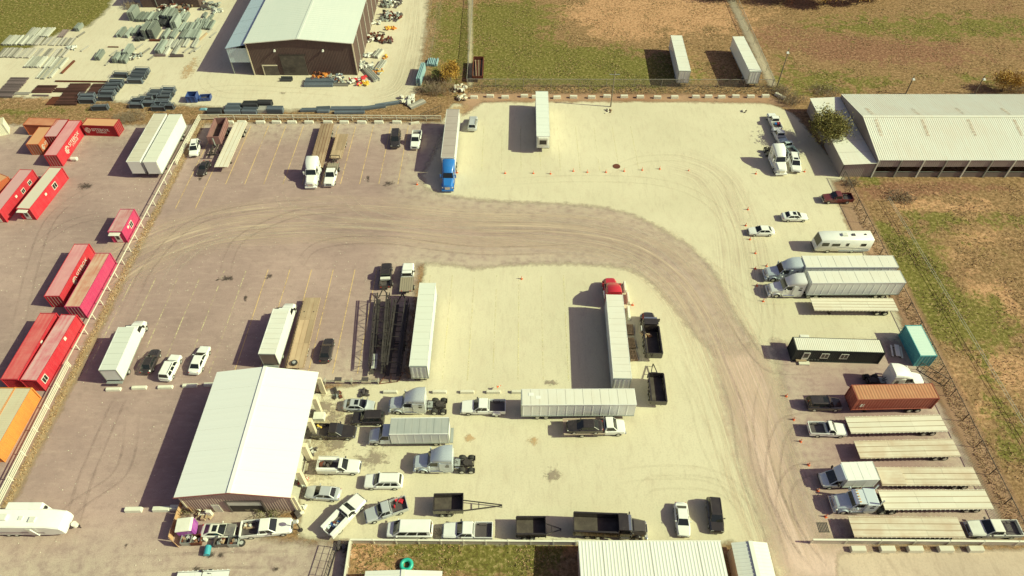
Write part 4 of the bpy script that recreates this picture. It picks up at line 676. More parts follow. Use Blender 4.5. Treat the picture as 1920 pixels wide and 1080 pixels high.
def van_trailer(f, r, label, roof=VROOF, side=VANW, z=4.08, group=None, wheels=True, ribs=1.2, L=None, reefer=False, floor=1.15, skirt=False, roofpatch=False):
    "dry van trailer: f = front roof mid, r = rear roof mid (surveyed at roof height)"
    (cx, cy, _), h, LL = span(r, f, z); L = L or LL; o = thing('van_trailer', label, 'trailer', (cx, cy, 0), h, group); x0, x1 = -L / 2, L / 2; hw = 1.29
    part('side_wall', MB().corr((x0 + .1, hw - .02, floor), (L - .2, 0, 0), (0, 0, z - floor - .12), (0, 1, 0), ribs, .02, (0, .06, .12, .94 if False else .18)), side, o); part('side_wall', MB().corr((x0 + .1, -hw + .02, floor), (L - .2, 0, 0), (0, 0, z - floor - .12), (0, -1, 0), ribs, .02, (0, .06, .12, .18)), side, o)
    for s in (1, -1): part('bottom_rail', MB().box(x0, x1, s * hw - .05, s * hw + .05, floor - .12, floor + .08), STEEL, o); part('top_rail', MB().box(x0, x1, s * hw - .04, s * hw + .04, z - .16, z + .01), side, o)
    n = max(3, round(L / 1.25))
    rm = MB()
    for i in range(n): a = x0 + .05 + (L - .1) * i / n; b = a + (L - .1) / n; rm.frus((a, b, -hw + .03, hw - .03, z - .06), (a + .02, b - .02, -hw + .05, hw - .05, z - .005 + .018 * (i % 2)))
    part('roof', rm, roof, o)
    if roofpatch:
        for px_, py_ in ((-L / 2 + 1.0, .2), (-L / 2 + 2.0, -.3)): part('roof_patch', MB().box(px_, px_ + .7, py_, py_ + .5, z, z + .025), WHITE, o)
    part('front_wall', MB().box(x1 - .1, x1, -hw + .05, hw - .05, floor, z - .02), side, o, bev=.05)
    for s in (1, -1):
        d = part('rear_door', MB().box(x0 - .02, x0 + .06, .01 if s > 0 else -hw + .06, hw - .06 if s > 0 else -.01, floor + .1, z - .14), VDOOR, o)
        for q in (.3, .95): part('lock_rod', MB().cyl((x0 - .06, s * q, floor + .1), (x0 - .06, s * q, z - .15), .025, 6), CHROME, d)
        part('hinge', MB().box(x0 - .06, x0, s * (hw - .12), s * (hw - .08), floor + .4, z - .4), STEEL, d)
    part('rear_frame', MB().box(x0 - .05, x0 + .1, -hw, hw, z - .14, z + .005).box(x0 - .05, x0 + .1, -hw, hw, floor - .15, floor + .1).box(x0 - .05, x0 + .1, -hw, -hw + .06, floor + .1, z - .14).box(x0 - .05, x0 + .1, hw - .06, hw, floor + .1, z - .14), STEEL, o)
    part('underride_guard', MB().bar((x0 + .1, -.9, .5), (x0 + .1, .9, .5), .12).bar((x0 + .1, -.6, .5), (x0 + .1, -.6, 1.1), .1).bar((x0 + .1, .6, .5), (x0 + .1, .6, 1.1), .1), CHASSIS, o)
    part('floor', MB().box(x0, x1, -hw + .06, hw - .06, floor - .1, floor), CHASSIS, o)
    bogie(o, x0 + 2.9, zt=floor - .1); landing(o, x1 - 2.9)
    if skirt:
        for s in (1, -1): part('side_skirt', MB().box(x0 + 4.6, x1 - 4, s * 1.24 - .02, s * 1.24 + .02, .35, floor - .12), side, o)
    if reefer: u = part('refrigeration_unit', MB().box(x1, x1 + .5, -1.0, 1.0, 2.0, 3.9), OFFW, o, bev=.08); part('grille', MB().box(x1 + .5, x1 + .53, -.7, .7, 2.4, 3.4), CHASSIS, u)
    return o
WOOD = streaky('grey_deck_wood', (.44, .31, .21), (.54, .41, .28), .6, 'x', .5, .9, var=.25); WOODB = streaky('brown_deck_wood', (.36, .24, .16), (.46, .34, .23), .6, 'x', .5, .9, var=.25); ALU = streaky('aluminium_deck', (.74, .70, .60), (.64, .54, .42), .5, 'x', .4, .5, var=.05); ALUD = streaky('worn_aluminium_deck', (.70, .63, .51), (.48, .32, .22), .6, 'x', .5, .6, var=.07)
def flatbed(f, r, label, deck=ALU, gap=WOODB, z=1.45, group=None, wide=2.55, n=4, L=None, gn=False, wheels=2, head=False, wx=None, wr=.5, step=0):
    (cx, cy, _), h, LL = span(r, f, z); L = L or LL; o = thing('flatbed_trailer', label, 'trailer', (cx, cy, 0), h, group); x0, x1 = -L / 2, L / 2; hw = wide / 2
    part('deck_base', MB().box(x0, x1, -hw + .04, hw - .04, z - .1, z - .022), gap, o)
    pw = (wide - .12) / n; nl = 3
    for k in range(n):
        ya = -hw + .06 + pw * k + .045; yb = ya + pw - .09
        for q in range(nl):
            xa = x0 + L * q / nl + .008; xb = x0 + L * (q + 1) / nl - .008; part('plank', MB().box(xa, xb, ya, yb, z - .025, z + random.uniform(-.006, .012)), deck, o)
    for s in (1, -1):
        rail = part('side_rail', MB().box(x0, x1, s * hw - .04, s * hw + .04, z - .16, z + .012), deck, o); mb = MB()
        for i in range(int(L / .6)): xx = x0 + .3 + .6 * i; mb.box(xx - .06, xx + .06, s * (hw + .09) - .035, s * (hw + .09) + .035, z - .14, z)
        part('stake_pockets', mb, deck, rail)['kind'] = 'stuff'
    part('frame', MB().box(x0 + .1, x1 - .1, .38, .5, z - .45, z - .1).box(x0 + .1, x1 - .1, -.5, -.38, z - .45, z - .1), CHASSIS, o)
    mb = MB()
    for i in range(int(L / 1.2)): mb.box(x0 + .6 + 1.2 * i, x0 + .68 + 1.2 * i, -hw + .05, hw - .05, z - .2, z - .1)
    part('cross_members', mb, CHASSIS, o)['kind'] = 'stuff'
    bogie(o, x0 + 2.4 if wx is None else x0 + wx, wheels, 1.3 if wr > .45 else 1.0, wr, .58 if wr > .45 else .4, z - .2, .92)
    if not gn: landing(o, x1 - 3.0)
    else: part('gooseneck', MB().bar((x1, .4, z - .1), (x1 + 1.6, .12, z + .7), .16).bar((x1, -.4, z - .1), (x1 + 1.6, -.12, z + .7), .16).bar((x1, -.9, z + .75), (x1, .9, z + .75), .1).bar((x1, -.9, z), (x1, -.9, z + .75), .1).bar((x1, .9, z), (x1, .9, z + .75), .1).bar((x1 + 1.5, 0, z + .7), (x1 + 1.5, 0, .95), .14), CHASSIS, o)
    if head: part('headboard', MB().box(x1 - .05, x1 + .05, -hw, hw, z, z + 1.1), deck, o)
    if step: part('upper_deck', MB().box(x1 - step, x1, -hw + .12, hw - .12, z + .02, z + .16), deck, o)
    return o
def box_truck(f, r, label, mat=WHITE, boxm=VANW, roof=VROOF, z=3.7, front=None, doorm=None, L=None, lift=True, cabstyle='truck'):
    "f/r: roof mids of the cargo box; cab sits ahead"
    (cx, cy, _), h, LL = span(r, f, z); L = L or LL; o = thing('box_truck', label, 'truck', (cx, cy, 0), h); x0, x1 = -L / 2, L / 2; hw = 1.25; fl = 1.1
    for s in (1, -1): part('side_wall', MB().corr((x0 + .05, s * hw, fl), (L - .1, 0, 0), (0, 0, z - fl - .1), (0, s, 0), 1.2, .015, (0, .06, .12, .18)), boxm, o); part('top_rail', MB().box(x0, x1, s * hw - .05, s * hw + .05, z - .14, z + .01), boxm, o); part('bottom_rail', MB().box(x0, x1, s * hw - .05, s * hw + .05, fl - .1, fl + .06), STEEL, o)
    rm = MB(); n = max(3, round(L / 1.0))
    for i in range(n): a = x0 + .02 + (L - .04) * i / n; b = a + (L - .04) / n; rm.frus((a, b, -hw + .02, hw - .02, z - .06), (a + .02, b - .02, -hw + .05, hw - .05, z - .005 + .015 * (i % 2)))
    part('roof', rm, roof, o); part('front_wall', MB().box(x1 - .06, x1, -hw + .05, hw - .05, fl, z - .02), boxm, o)
    d = part('roll_door', MB().corr((x0 - .01, -hw + .12, fl + .1), (0, 2 * hw - .24, 0), (0, 0, z - fl - .3), (-1, 0, 0), 3, .01), doorm or VDOOR, o); part('rear_frame', MB().box(x0 - .04, x0 + .06, -hw, hw, z - .18, z).box(x0 - .04, x0 + .06, -hw, -hw + .1, fl, z - .18).box(x0 - .04, x0 + .06, hw - .1, hw, fl, z - .18), STEEL, o)
    if lift: part('lift_gate', MB().box(x0 - .5, x0 - .06, -1.15, 1.15, .85, 1.0), STEEL, o)
    part('floor', MB().box(x0, x1, -hw + .06, hw - .06, fl - .1, fl), CHASSIS, o)
    xf = x1 + (3.2 if cabstyle == 'truck' else 2.4); part('frame', MB().box(x0 + .2, xf - .6, .32, .46, .7, fl - .1).box(x0 + .2, xf - .6, -.46, -.32, .7, fl - .1), CHASSIS, o)
    for s in (1, -1): wheel(o, x0 + 1.9, s * .92, .46, .5); wheel(o, xf - 1.0, s * .92, .46 if cabstyle == 'truck' else .38, .27)
    if cabstyle == 'truck':
        part('hood', MB().loft([octr(x, w, z0, z1, .18) for x, w, z0, z1 in [(xf, .7, .6, 1.2), (xf - .2, .92, .5, 1.42), (xf - .9, 1.02, .5, 1.6), (xf - 1.5, 1.08, .6, 1.72)]]), mat, o, 34)
        part('cab_body', MB().box(x1 + .15, xf - 1.45, -1.1, 1.1, .6, 1.72), mat, o, bev=.08); greenhouse(o, (x1 + .15, xf - 1.47, 1.08, 1.7), (x1 + .2, xf - 2.1, .95, 2.6), mat, 1, vb=.05)
    else:
        part('hood', MB().loft([octr(x, w, z0, z1, .16) for x, w, z0, z1 in [(xf, .65, .45, .85), (xf - .15, .9, .35, 1.05), (xf - .8, 1.0, .35, 1.3), (x1 + .05, 1.02, .35, 1.35)]]), mat, o, 34)
        greenhouse(o, (x1 + .05, xf - .75, .98, 1.28), (x1 + .05, xf - 1.75, .82, 2.3), mat, 1, rearwin=False, vb=.05); part('air_deflector', MB().frus((x1 - .02, x1 + .9, -1.0, 1.0, 2.3), (x1 - .02, x1 + .15, -1.1, 1.1, 3.1)), mat, o, bev=.06)
    part('bumper', MB().box(xf - .12, xf + .08, -1.02, 1.02, .42, .66), DKGREY if cabstyle != 'truck' else CHROME, o, bev=.04)
    for s in (1, -1): part('headlight', MB().box(xf - .2, xf - .03, s * .75 - .16, s * .75 + .16, .82, 1.02), LAMP, o); part('mirror', MB().box(xf - 1.75, xf - 1.6, s * 1.3 - .12, s * 1.3 + .12, 1.6, 2.1), CHASSIS, o)
    return o
def dump_body(o, x0, x1, z0, z1, mat, hw=1.2, rib=True, key='dump_body'):
    b = part(key, MB().box(x0, x1, -hw + .06, hw - .06, z0, z0 + .08), mat, o)
    for s in (1, -1):
        part('side_board', MB().box(x0, x1, s * hw - .05, s * hw + .05, z0, z1), mat, b)
        mb = MB()
        for i in range(int((x1 - x0) / .9) + 1): mb.box(x0 + .05 + .9 * i, x0 + .15 + .9 * i, s * (hw + .09) - .04, s * (hw + .09) + .04, z0, z1 - .03)
        part('side_ribs', mb, mat, b)['kind'] = 'stuff'; part('top_rail', MB().box(x0, x1, s * hw - .1, s * hw + .1, z1, z1 + .08), mat, b)
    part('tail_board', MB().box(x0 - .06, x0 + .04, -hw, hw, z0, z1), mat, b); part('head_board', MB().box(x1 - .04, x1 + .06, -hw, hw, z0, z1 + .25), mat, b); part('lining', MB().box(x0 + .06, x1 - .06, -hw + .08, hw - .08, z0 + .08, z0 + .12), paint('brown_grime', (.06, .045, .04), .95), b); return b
def dump_truck(f, r, mat, label, hoodm=None, Lb=5.2):
    A = G(*f, 1.2); B = G(*r, 1.2); d = A - B; o = thing('dump_truck', label, 'dump truck', (A.x, A.y, 0), math.atan2(d.y, d.x)); x1 = rig_cab(o, mat, 0, 0, True, False)
    part('frame', MB().box(-3.6 - Lb, -.5, .34, .48, .72, 1.0).box(-3.6 - Lb, -.5, -.48, -.34, .72, 1.0), CHASSIS, o); dump_body(o, -3.9 - Lb, -3.75, 1.15, 2.45, mat)
    if hoodm: part('hood_panel', MB().box(-1.8, -.3, -.7, .7, 1.9, 2.06), hoodm, o, bev=.05)
    for wx in (-3.0 - Lb + .9, -3.0 - Lb + 2.2):
        for s in (1, -1): wheel(o, wx, s * .92, .5, .58)
    part('cab_protector', MB().box(-3.75, -2.6, -1.1, 1.1, 2.98, 3.05), mat, o); return o
def dump_trailer(a, b, mat, label, z=1.9, tongue=2.4, wl=None):
    "a = drawbar end of the tub, b = rear of the tub"
    (cx, cy, _), h, L = span(b, a, z); o = thing('dump_trailer', label, 'trailer', (cx, cy, 0), h); x0, x1 = -L / 2, L / 2
    dump_body(o, x0, x1, .95, z, mat, 1.1, key='tub'); bogie(o, x0 + L * .4, 2, .95, .42, .4, .92, 1.0)
    part('drawbar', MB().bar((x1, .7, .8), (x1 + tongue, .05, .65), .12).bar((x1, -.7, .8), (x1 + tongue, -.05, .65), .12).bar((x1 + tongue * .4, -.42, .74), (x1 + tongue * .4, .42, .74), .1).bar((x1 + tongue, 0, .05), (x1 + tongue, 0, .8), .1), mat, o)
    part('frame', MB().box(x0, x1, .35, .47, .72, .95).box(x0, x1, -.47, -.35, .72, .95), CHASSIS, o); return o
# ---- containers
def contm(name, c, c2, amt=.45): return streaky(name, c, c2, amt, 'z', .5, .6)
def text_mesh(txt, size, mat, name='lettering'):
    cu = bpy.data.curves.new(name, 'FONT'); cu.body = txt; cu.size = size; cu.align_x = 'CENTER'; cu.align_y = 'CENTER'; cu.extrude = .004; cu.resolution_u = 2
    t = bpy.data.objects.new('tmp_text', cu); COL.objects.link(t); bpy.context.view_layer.update(); me = bpy.data.meshes.new_from_object(t.evaluated_get(bpy.context.evaluated_depsgraph_get()))
    bpy.data.objects.remove(t); me.materials.append(mat); me.name = name; return me
def container(a, b, label, side, roof, L=None, z=2.62, base=0, door=-1, group=None, name='shipping_container', letters=None, W_=2.44, pitch=.29):
    "a, b: mids of the two roof ends"
    (cx, cy, _), h, LL = span(a, b, z + base); L = L or LL; o = thing(name, label, 'container', (cx, cy, base), h, group); x0, x1 = -L / 2, L / 2; hw = W_ / 2
    for s in (1, -1): part('side_wall', MB().corr((x0 + .12, s * (hw - .04), .16), (L - .24, 0, 0), (0, 0, z - .28), (0, s, 0), pitch, .035), side, o)
    part('roof', MB().corr((x0 + .1, -hw + .06, z - .03), (L - .2, 0, 0), (0, 2 * hw - .12, 0), (0, 0, 1), pitch, .022), roof, o)
    for s in (1, -1):
        part('top_rail', MB().box(x0, x1, s * hw - .05, s * hw + .03, z - .13, z + .005), side, o); part('bottom_rail', MB().box(x0, x1, s * hw - .06, s * hw + .03, .02, .17), side, o)
        for xx in (x0, x1): part('corner_post', MB().box(xx - .08, xx + .08, s * hw - .09, s * hw + .035, 0, z + .012), side, o)
    for e in (-1, 1):
        xx = x0 if e < 0 else x1; part('end_rail', MB().box(xx - .05, xx + .05, -hw + .09, hw - .09, z - .12, z).box(xx - .05, xx + .05, -hw + .09, hw - .09, .02, .17), side, o)
        if e == door:
            for s in (1, -1):
                d = part('door', MB().box(xx - .03, xx + .03, .015 if s > 0 else -hw + .1, hw - .1 if s > 0 else -.015, .18, z - .14), side, o)
                for q in (.25, .8): part('lock_rod', MB().cyl((xx + e * .06, s * q, .15), (xx + e * .06, s * q, z - .12), .025, 6), STEEL, d)
        else: part('end_wall', MB().corr((xx - e * .02, -hw + .1, .16), (0, 2 * hw - .2, 0), (0, 0, z - .28), (e, 0, 0), pitch, .035), side, o)
    part('floor', MB().box(x0 + .05, x1 - .05, -hw + .08, hw - .08, .1, .16), CHASSIS, o)
    if letters:
        for s, xo, big, small, mat, sz in letters:
            for txt, dz, k in ((big, .18, sz), (small, -.45, sz * .52)):
                if not txt: continue
                t = part('lettering', text_mesh(txt, k, mat), mat, o); t.location = (xo, s * (hw + .05), z * .52 + dz * sz); t.rotation_euler = (math.pi / 2, 0, math.pi if s > 0 else 0)
            ring = MB(); cxl = xo + (s * 1) * (len(big) * sz * .33 + sz * .55)
            for k in range(3):
                r_ = sz * (.62 - .2 * k)
                for q in range(10):
                    a0 = q * .5 + k * .9; a1 = a0 + .36; ring.bar((cxl + r_ * math.cos(a0), 0, r_ * math.sin(a0)), (cxl + r_ * math.cos(a1), 0, r_ * math.sin(a1)), .02, sz * .13)
            part('logo', ring, mat, o, loc=(0, s * (hw + .05), z * .52))
    return o
def windows(o, side, spots, hw, mat=OFFW):
    for (x, z0, w, h) in spots:
        s = side; f = part('window', MB().box(x - w / 2, x + w / 2, s * hw - .02, s * hw + .02, z0, z0 + h), GLASS, o)
        part('window_frame', MB().box(x - w / 2 - .09, x - w / 2, s * hw - .03, s * hw + .05, z0 - .09, z0 + h + .09).box(x + w / 2, x + w / 2 + .09, s * hw - .03, s * hw + .05, z0 - .09, z0 + h + .09).box(x - w / 2, x + w / 2, s * hw - .03, s * hw + .05, z0 - .09, z0).box(x - w / 2, x + w / 2, s * hw - .03, s * hw + .05, z0 + h, z0 + h + .09).box(x - .03, x + .03, s * hw - .03, s * hw + .04, z0, z0 + h), mat, f)
# ================================================================ vehicles and trailers, where they stand
N_, S_, E_, W_H = math.pi / 2, -math.pi / 2, 0.0, math.pi
# --- top left of the asphalt lot
car('suv', (362.5, 291), (368, 266), WHITE, 'white suv with dark sunroof beside the white four rail fence', 'suv', sunroof=True)
car('coupe', (376, 324), (387, 304), BLACK, 'small black car in front of the maroon open trailer')
o = flatbed((414, 313), (452, 229), 'pale aluminium flatbed trailer next to the maroon open trailer', ALU, n=3)
(cx, cy, _), h, L = span((413.7, 221), (399, 258), 2.9)
o = thing('open_scrap_trailer', 'maroon open top tub trailer with black frame in the upper left lot', 'trailer', (cx, cy, 0), h)
MARB = streaky('faded_maroon_sheet', (.24, .12, .12), (.33, .20, .18), .6, 'z', .5, .8); dump_body(o, -L / 2, L / 2, 1.3, 2.9, MARB, 1.2, key='tub'); bogie(o, -L / 2 + 1.6, 2, zt=1.3)
part('frame', MB().box(-L / 2, L / 2 + 3.4, .35, .5, 1.0, 1.3).box(-L / 2, L / 2 + 3.4, -.5, -.35, 1.0, 1.3).box(L / 2 + 3.2, L / 2 + 3.4, -1.1, 1.1, 1.0, 1.3), CHASSIS, o); landing(o, L / 2 + 1.2); part('hydraulic_ram', MB().cyl((L / 2 + .3, 0, 1.2), (L / 2 + .3, 0, 2.9), .14, 10), STEEL, o)
flatbed((592, 314), (614, 231), 'brown plank flatbed trailer hitched to the white semi in the upper lot', WOODB, RUST, n=4, L=14.6)
tractor((582, 348), (586, 310), WHITE, 'white sleeper tractor facing the camera with brown plank flatbed', z=1.0, heading=S_ + .02)
pickup((616, 346), (626, 306), WHITE, 'white pickup pulling the short gooseneck flatbed beside the white semi', bed='flat', dually=True)
flatbed((629, 297), (642, 251), 'short tan gooseneck flatbed hitched behind a white pickup', WOOD, WOODB, z=1.0, n=4, wide=2.3, gn=True, wr=.38, wx=2.6)
car('suv', (740, 277), (743, 244), BLACK, 'black suv second from the right on the upper asphalt lot', 'suv')
pickup((777, 276), (782.5, 246), WHITE, 'white pickup parked left of the shadow of the blue truck trailer')
# --- blue truck and pale yard
van_trailer((839.5, 295), (849.5, 205), 'white van trailer with dusty mauve roof behind the blue tractor', VROOFD)
tractor((839, 354), None, BLUE, 'bright blue sleeper tractor at the edge of the pale yard', z=1.0, heading=S_ - .02)
car('suv', (888, 219), (885, 243), SILVER, 'silver suv parked alone beside the blue truck trailer', 'suv')
van_trailer((1018.5, 255), (1016, 171), 'white refrigerated trailer standing alone in the upper pale yard', streaky('clean_white_roof', (.74, .77, .73), (.66, .66, .6), .3, 'y', .3, .5), reefer=True)
# --- field
van_trailer((1268, 66), (1284.5, 133), 'left one of two white trailers standing in the green field', z=4.08)
van_trailer((1384, 68), (1417, 134), 'right one of two white trailers in the field, beside the fence path', z=4.08)
c = G(897, 135); o = thing('junk_trailer', 'dark rusty open trailer with timber beside the field fence', 'trailer', c, N_); dump_body(o, -4.5, 3.5, .9, 1.7, RUST, 1.15, key='tub'); bogie(o, -1.5, 2, 1.0, .42, .4, .9, 1.0)
part('frame', MB().bar((3.5, -.5, .8), (5, 0, .8), .14).bar((3.5, .5, .8), (5, 0, .8), .14), CHASSIS, o)
for k in range(5): part('timber', MB().bar((-4, -.9 + .3 * k, 1.2 + .1 * (k % 2)), (3, -.8 + .38 * k, 1.3), .18), RUST if k % 2 else WOODB, o)
# --- upper right corner
pickup((1446, 214), (1458, 240), WHITE, 'topmost white pickup in the right row, blue and red load in its bed', cab=1.9)
pickup((1456, 242), (1468, 266), WHITE, 'second white pickup from the top in the right row, dark empty bed', cab=1.9)
pickup((1468, 263), (1487, 286), paint('pale_teal_paint', (.55, .68, .68), .3), 'pale teal pickup in the tree shadow above the white tractor', cab=1.5)
car('suv', (1494, 321), (1486, 290), WHITE, 'white suv with sunroof tight beside the upper right tractor', 'suv', sunroof=True)
tractor((1466, 324), None, WHITE, 'white tractor with black frame in the upper right corner', z=.9, heading=S_ + .03)
pickup((1543, 370), (1598, 370), MAROON, 'dark red pickup below the barn annex', cab=1.9)
car('sedan', (1515, 405), (1466, 405), WHITE, 'white sedan, the upper of two near the right edge of the yard', sunroof=True)
car('sedan', (1403, 432), (1452, 432), WHITE, 'white sedan, the lower of two, standing between cones')
# --- motorhome
(cx, cy, _), h, L = span((1636, 441), (1540, 441), 3.2); o = thing('motorhome', 'white motorhome with rounded front and rooftop vents on the right side', 'motorhome', (cx, cy, 0), h); x0, x1 = -L / 2, L / 2
part('body', MB().loft([octr(x, w, z0, z1, .16) for x, w, z0, z1 in [(x0, 1.2, .5, 3.2), (x0 + .1, 1.25, .4, 3.25), (x1 - .9, 1.25, .4, 3.25), (x1 + .1, 1.23, .4, 3.05), (x1 + .5, 1.15, .45, 1.5), (x1 + .65, 1.0, .5, 1.0)]]), WHITE, o, 50)
part('windscreen', MB().poly([(x1 + .14, -1.08, 2.95), (x1 + .14, 1.08, 2.95), (x1 + .49, 1.02, 1.55), (x1 + .49, -1.02, 1.55)]), GLASS, o)
for s in (1, -1):
    for xx, w, hh in ((x1 - .75, 1.2, .8), (x1 - 2.6, 1.4, .6), (x1 - 4.6, .5, .7), (x0 + 1.5, .9, .6)): part('side_window', MB().box(xx - w / 2, xx + w / 2, s * 1.25 - .02, s * 1.25 + .02, 1.75, 1.75 + hh), GLASS, o)
    part('stripe', MB().poly([(x1 - 3, s * 1.262, 1.5), (x0 + .3, s * 1.262, .9), (x0 + .3, s * 1.262, 1.1), (x1 - 3, s * 1.262, 1.56)][::s]), paint('grey_stripe', (.33, .36, .42), .4), o); part('lower_panel', MB().box(x0 + .3, x1 - 3.5, s * 1.255 - .01, s * 1.255 + .01, .45, .8), paint('grey_blue_panel', (.4, .45, .52), .4), o)
    for xx in (x1 - 1.6, x0 + 3.0): wheel(o, xx, s * 1.05, .45, .4)
part('air_conditioner', MB().frus((-.2, 1.0, -.4, .4, 3.25), (0, .9, -.3, .3, 3.55)), OFFW, o, bev=.06); part('roof_vent', MB().box(-1.4, -.9, -.25, .25, 3.25, 3.4), DKGREY, o); part('roof_vent', MB().box(-3.4, -3.1, -.25, .05, 3.25, 3.36), DKGREY, o); part('bumper', MB().box(x1 + .55, x1 + .75, -1, 1, .45, .7), DKGREY, o)
# --- right hand row
GRIDROOF = streaky('cream_van_roof', (.73, .71, .65), (.64, .58, .50), .5, 'y', .3, .55)
van_trailer((1507, 490.5), (1680, 490), 'upper white semi trailer on the right, half behind the lower one', GRIDROOF); tractor((1435, 510), None, TRUCKBLUE, 'upper pale sleeper tractor of the two white semis at right', z=1.3, heading=W_H)
van_trailer((1518, 519.5), (1693.5, 518.5), 'lower white semi trailer of the two parked side by side at right', GRIDROOF); tractor((1441, 540), None, WHITE, 'lower white sleeper tractor of the two semis at right', z=1.3, heading=W_H)
flatbed((1523, 570), (1679.5, 571), 'pale flatbed trailer just below the two white semis', ALU, n=4)
# dark office container
DARKG = contm('dark_green_black_sheet', (.030, .036, .036), (.05, .05, .05), .4)
o = container((1490.5, 644), (1654.5, 649), 'dark container office with pale roof and three white framed windows', DARKG, streaky('office_roof', (.72, .70, .62), (.6, .54, .44), .4, 'y', .4, .6), z=2.85, door=1, name='container_office'); L = span((1490.5, 644), (1654.5, 649), 2.85)[2]
windows(o, -1, [(-L / 2 + 4.6, 1.05, 1.0, 1.0), (-L / 2 + 7.5, 1.05, 1.0, 1.0)], 1.23); d = part('door', MB().box(-L / 2 + 1.3, -L / 2 + 2.3, -1.27, -1.22, .15, 2.25), OFFW, o); part('door_glass', MB().box(-L / 2 + 1.45, -L / 2 + 2.15, -1.29, -1.26, 1.0, 2.1), GLASS, d); part('step', MB().box(-L / 2 + 1.0, -L / 2 + 2.6, -2.0, -1.3, 0, .3), CONC, o)
part('air_conditioner', MB().box(-L / 2 + 1.2, -L / 2 + 2.6, 1.25, 1.9, 1.9, 2.7), OFFW, o, bev=.05)
c = G(1519, 676); o = thing('tyre_pile', 'black tyres leaning by the door of the dark container office', 'tyres', c)
for k in range(4): q = wheel(o, .45 * k - .5, .1, .45, .3); q.rotation_euler = (1.4, .2 * k, .3)
c = G(1500, 677); tag(part('planter_box', MB().frus((-.7, .7, -.3, .3, 0), (-.8, .8, -.35, .35, .5)), WOOD, None, loc=c), 'small tan box beside the dark office door', 'box')
o = container((1713, 610), (1742, 667), 'turquoise shipping container against the right fence', contm('turquoise_sheet', (.10, .40, .44), (.16, .46, .48), .4), streaky('turquoise_roof', (.58, .72, .66), (.50, .68, .62), .4, 'y', .3, .6), z=2.6, door=1)
c = G(1679, 662); o = thing('picnic_bench', 'white topped bench in the shadow of the turquoise container', 'bench', c, 1.35); part('top', MB().box(-1.1, 1.1, -.35, .35, .7, .76), OFFW, o)
for s in (1, -1): part('seat', MB().box(-1.1, 1.1, s * .7 - .13, s * .7 + .13, .42, .47), OFFW, o); part('leg', MB().bar((s * .8, -.7, 0), (s * .8, .3, .7), .08).bar((s * .8, .7, 0), (s * .8, -.3, .7), .08), CHASSIS, o)
tractor((1730, 711), None, WHITE, 'white bobtail tractor facing right behind the rust red container', z=1.3, heading=E_)
# rust red container on chassis
o = container((1603, 735.5), (1754.5, 732.5), 'rust red shipping container standing on a chassis at right', contm('rust_red_sheet', (.34, .085, .06), (.42, .15, .11), .5), streaky('orange_red_roof', (.46, .20, .11), (.55, .32, .18), .5, 'y', .5, .7), z=2.75, base=1.2, door=1, pitch=.42); L = span((1603, 735.5), (1754.5, 732.5), 3.95)[2]
part('lettering', MB().box(-L / 2 + .9, -L / 2 + 1.15, -1.28, -1.26, .9, 1.6).box(-L / 2 + 1.3, -L / 2 + 1.4, -1.28, -1.26, .9, 1.6), OFFW, o)
(cx, cy, _), h, _ = span((1603, 735.5), (1754.5, 732.5), 3.95); o = thing('container_chassis', 'black chassis with wheels under the rust red container', 'trailer', (cx, cy, 0), h); part('frame', MB().box(-L / 2, L / 2, .4, .55, .85, 1.19).box(-L / 2, L / 2, -.55, -.4, .85, 1.19).box(-L / 2, -L / 2 + .2, -1.2, 1.2, 1.0, 1.19).box(L / 2 - .2, L / 2, -1.2, 1.2, 1.0, 1.19), CHASSIS, o); bogie(o, L / 2 - 2.2, zt=1.1); landing(o, -L / 2 + 2.6)
car('suv', (1577, 757), (1512, 756), BLACK, 'black suv backed up to the rust red container', 'suv', sunroof=True)
pickup((1587, 805), (1516, 803), WHITE, 'white single cab pickup with open bed beside the upper flatbed', cab=1.35, L0=5.6)
flatbed((1590, 797), (1770.5, 793), 'pale flatbed trailer behind the white single cab pickup', ALU, n=3); flatbed((1607, 843), (1794, 839), 'lone pale flatbed trailer between the pickup and the box van', ALUD, n=3)
flatbed((1648, 893), (1832, 893), 'pale flatbed trailer with raised front deck behind the box van', ALUD, n=3, step=3.2)
box_truck((1583, 884), (1643, 882), 'pale box van parked in front of a flatbed at lower right', TRUCKBLUE, VANW, WHITE, z=3.1, lift=False, cabstyle='van')
flatbed((1653, 937.5), (1855, 936), 'pale flatbed trailer behind the pale tractor at lower right', ALU, n=3); tractor((1562, 941), None, TRUCKBLUE, 'pale tractor with roof marker lights at lower right', z=1.3, heading=W_H, sleeper=1.6, fair=0, visor=True, stacks=True)
flatbed((1596, 987.5), (1803, 988.5), 'lowest pale flatbed trailer with brown stains at bottom right', ALUD, n=3)
pickup((1811, 990), (1916, 991), OFFW, 'cream crew cab pickup with dark windows at the bottom right corner', cab=2.0)
# --- middle of the yard
van_trailer((802, 530), (784, 687), 'white van trailer between the black car haulers and the empty bays', streaky('milky_roof', (.70, .72, .66), (.64, .63, .55), .3, 'y', .2, .5))
van_trailer((1152, 552), (1167.5, 710), 'white van trailer behind the red tractor in the middle yard', GRIDROOF); tractor((1143, 519), None, RED, 'red tractor facing away from the camera in the middle yard', z=1.7, heading=N_ + .02)
van_trailer((1192, 743.5), (978, 744.5), 'long white van trailer lying crosswise above the tow truck', GRIDROOF, roofpatch=True)
pickup((864.5, 762), (948, 762), WHITE, 'white dual wheel pickup left of the crosswise long trailer', cab=2.0, dually=True)
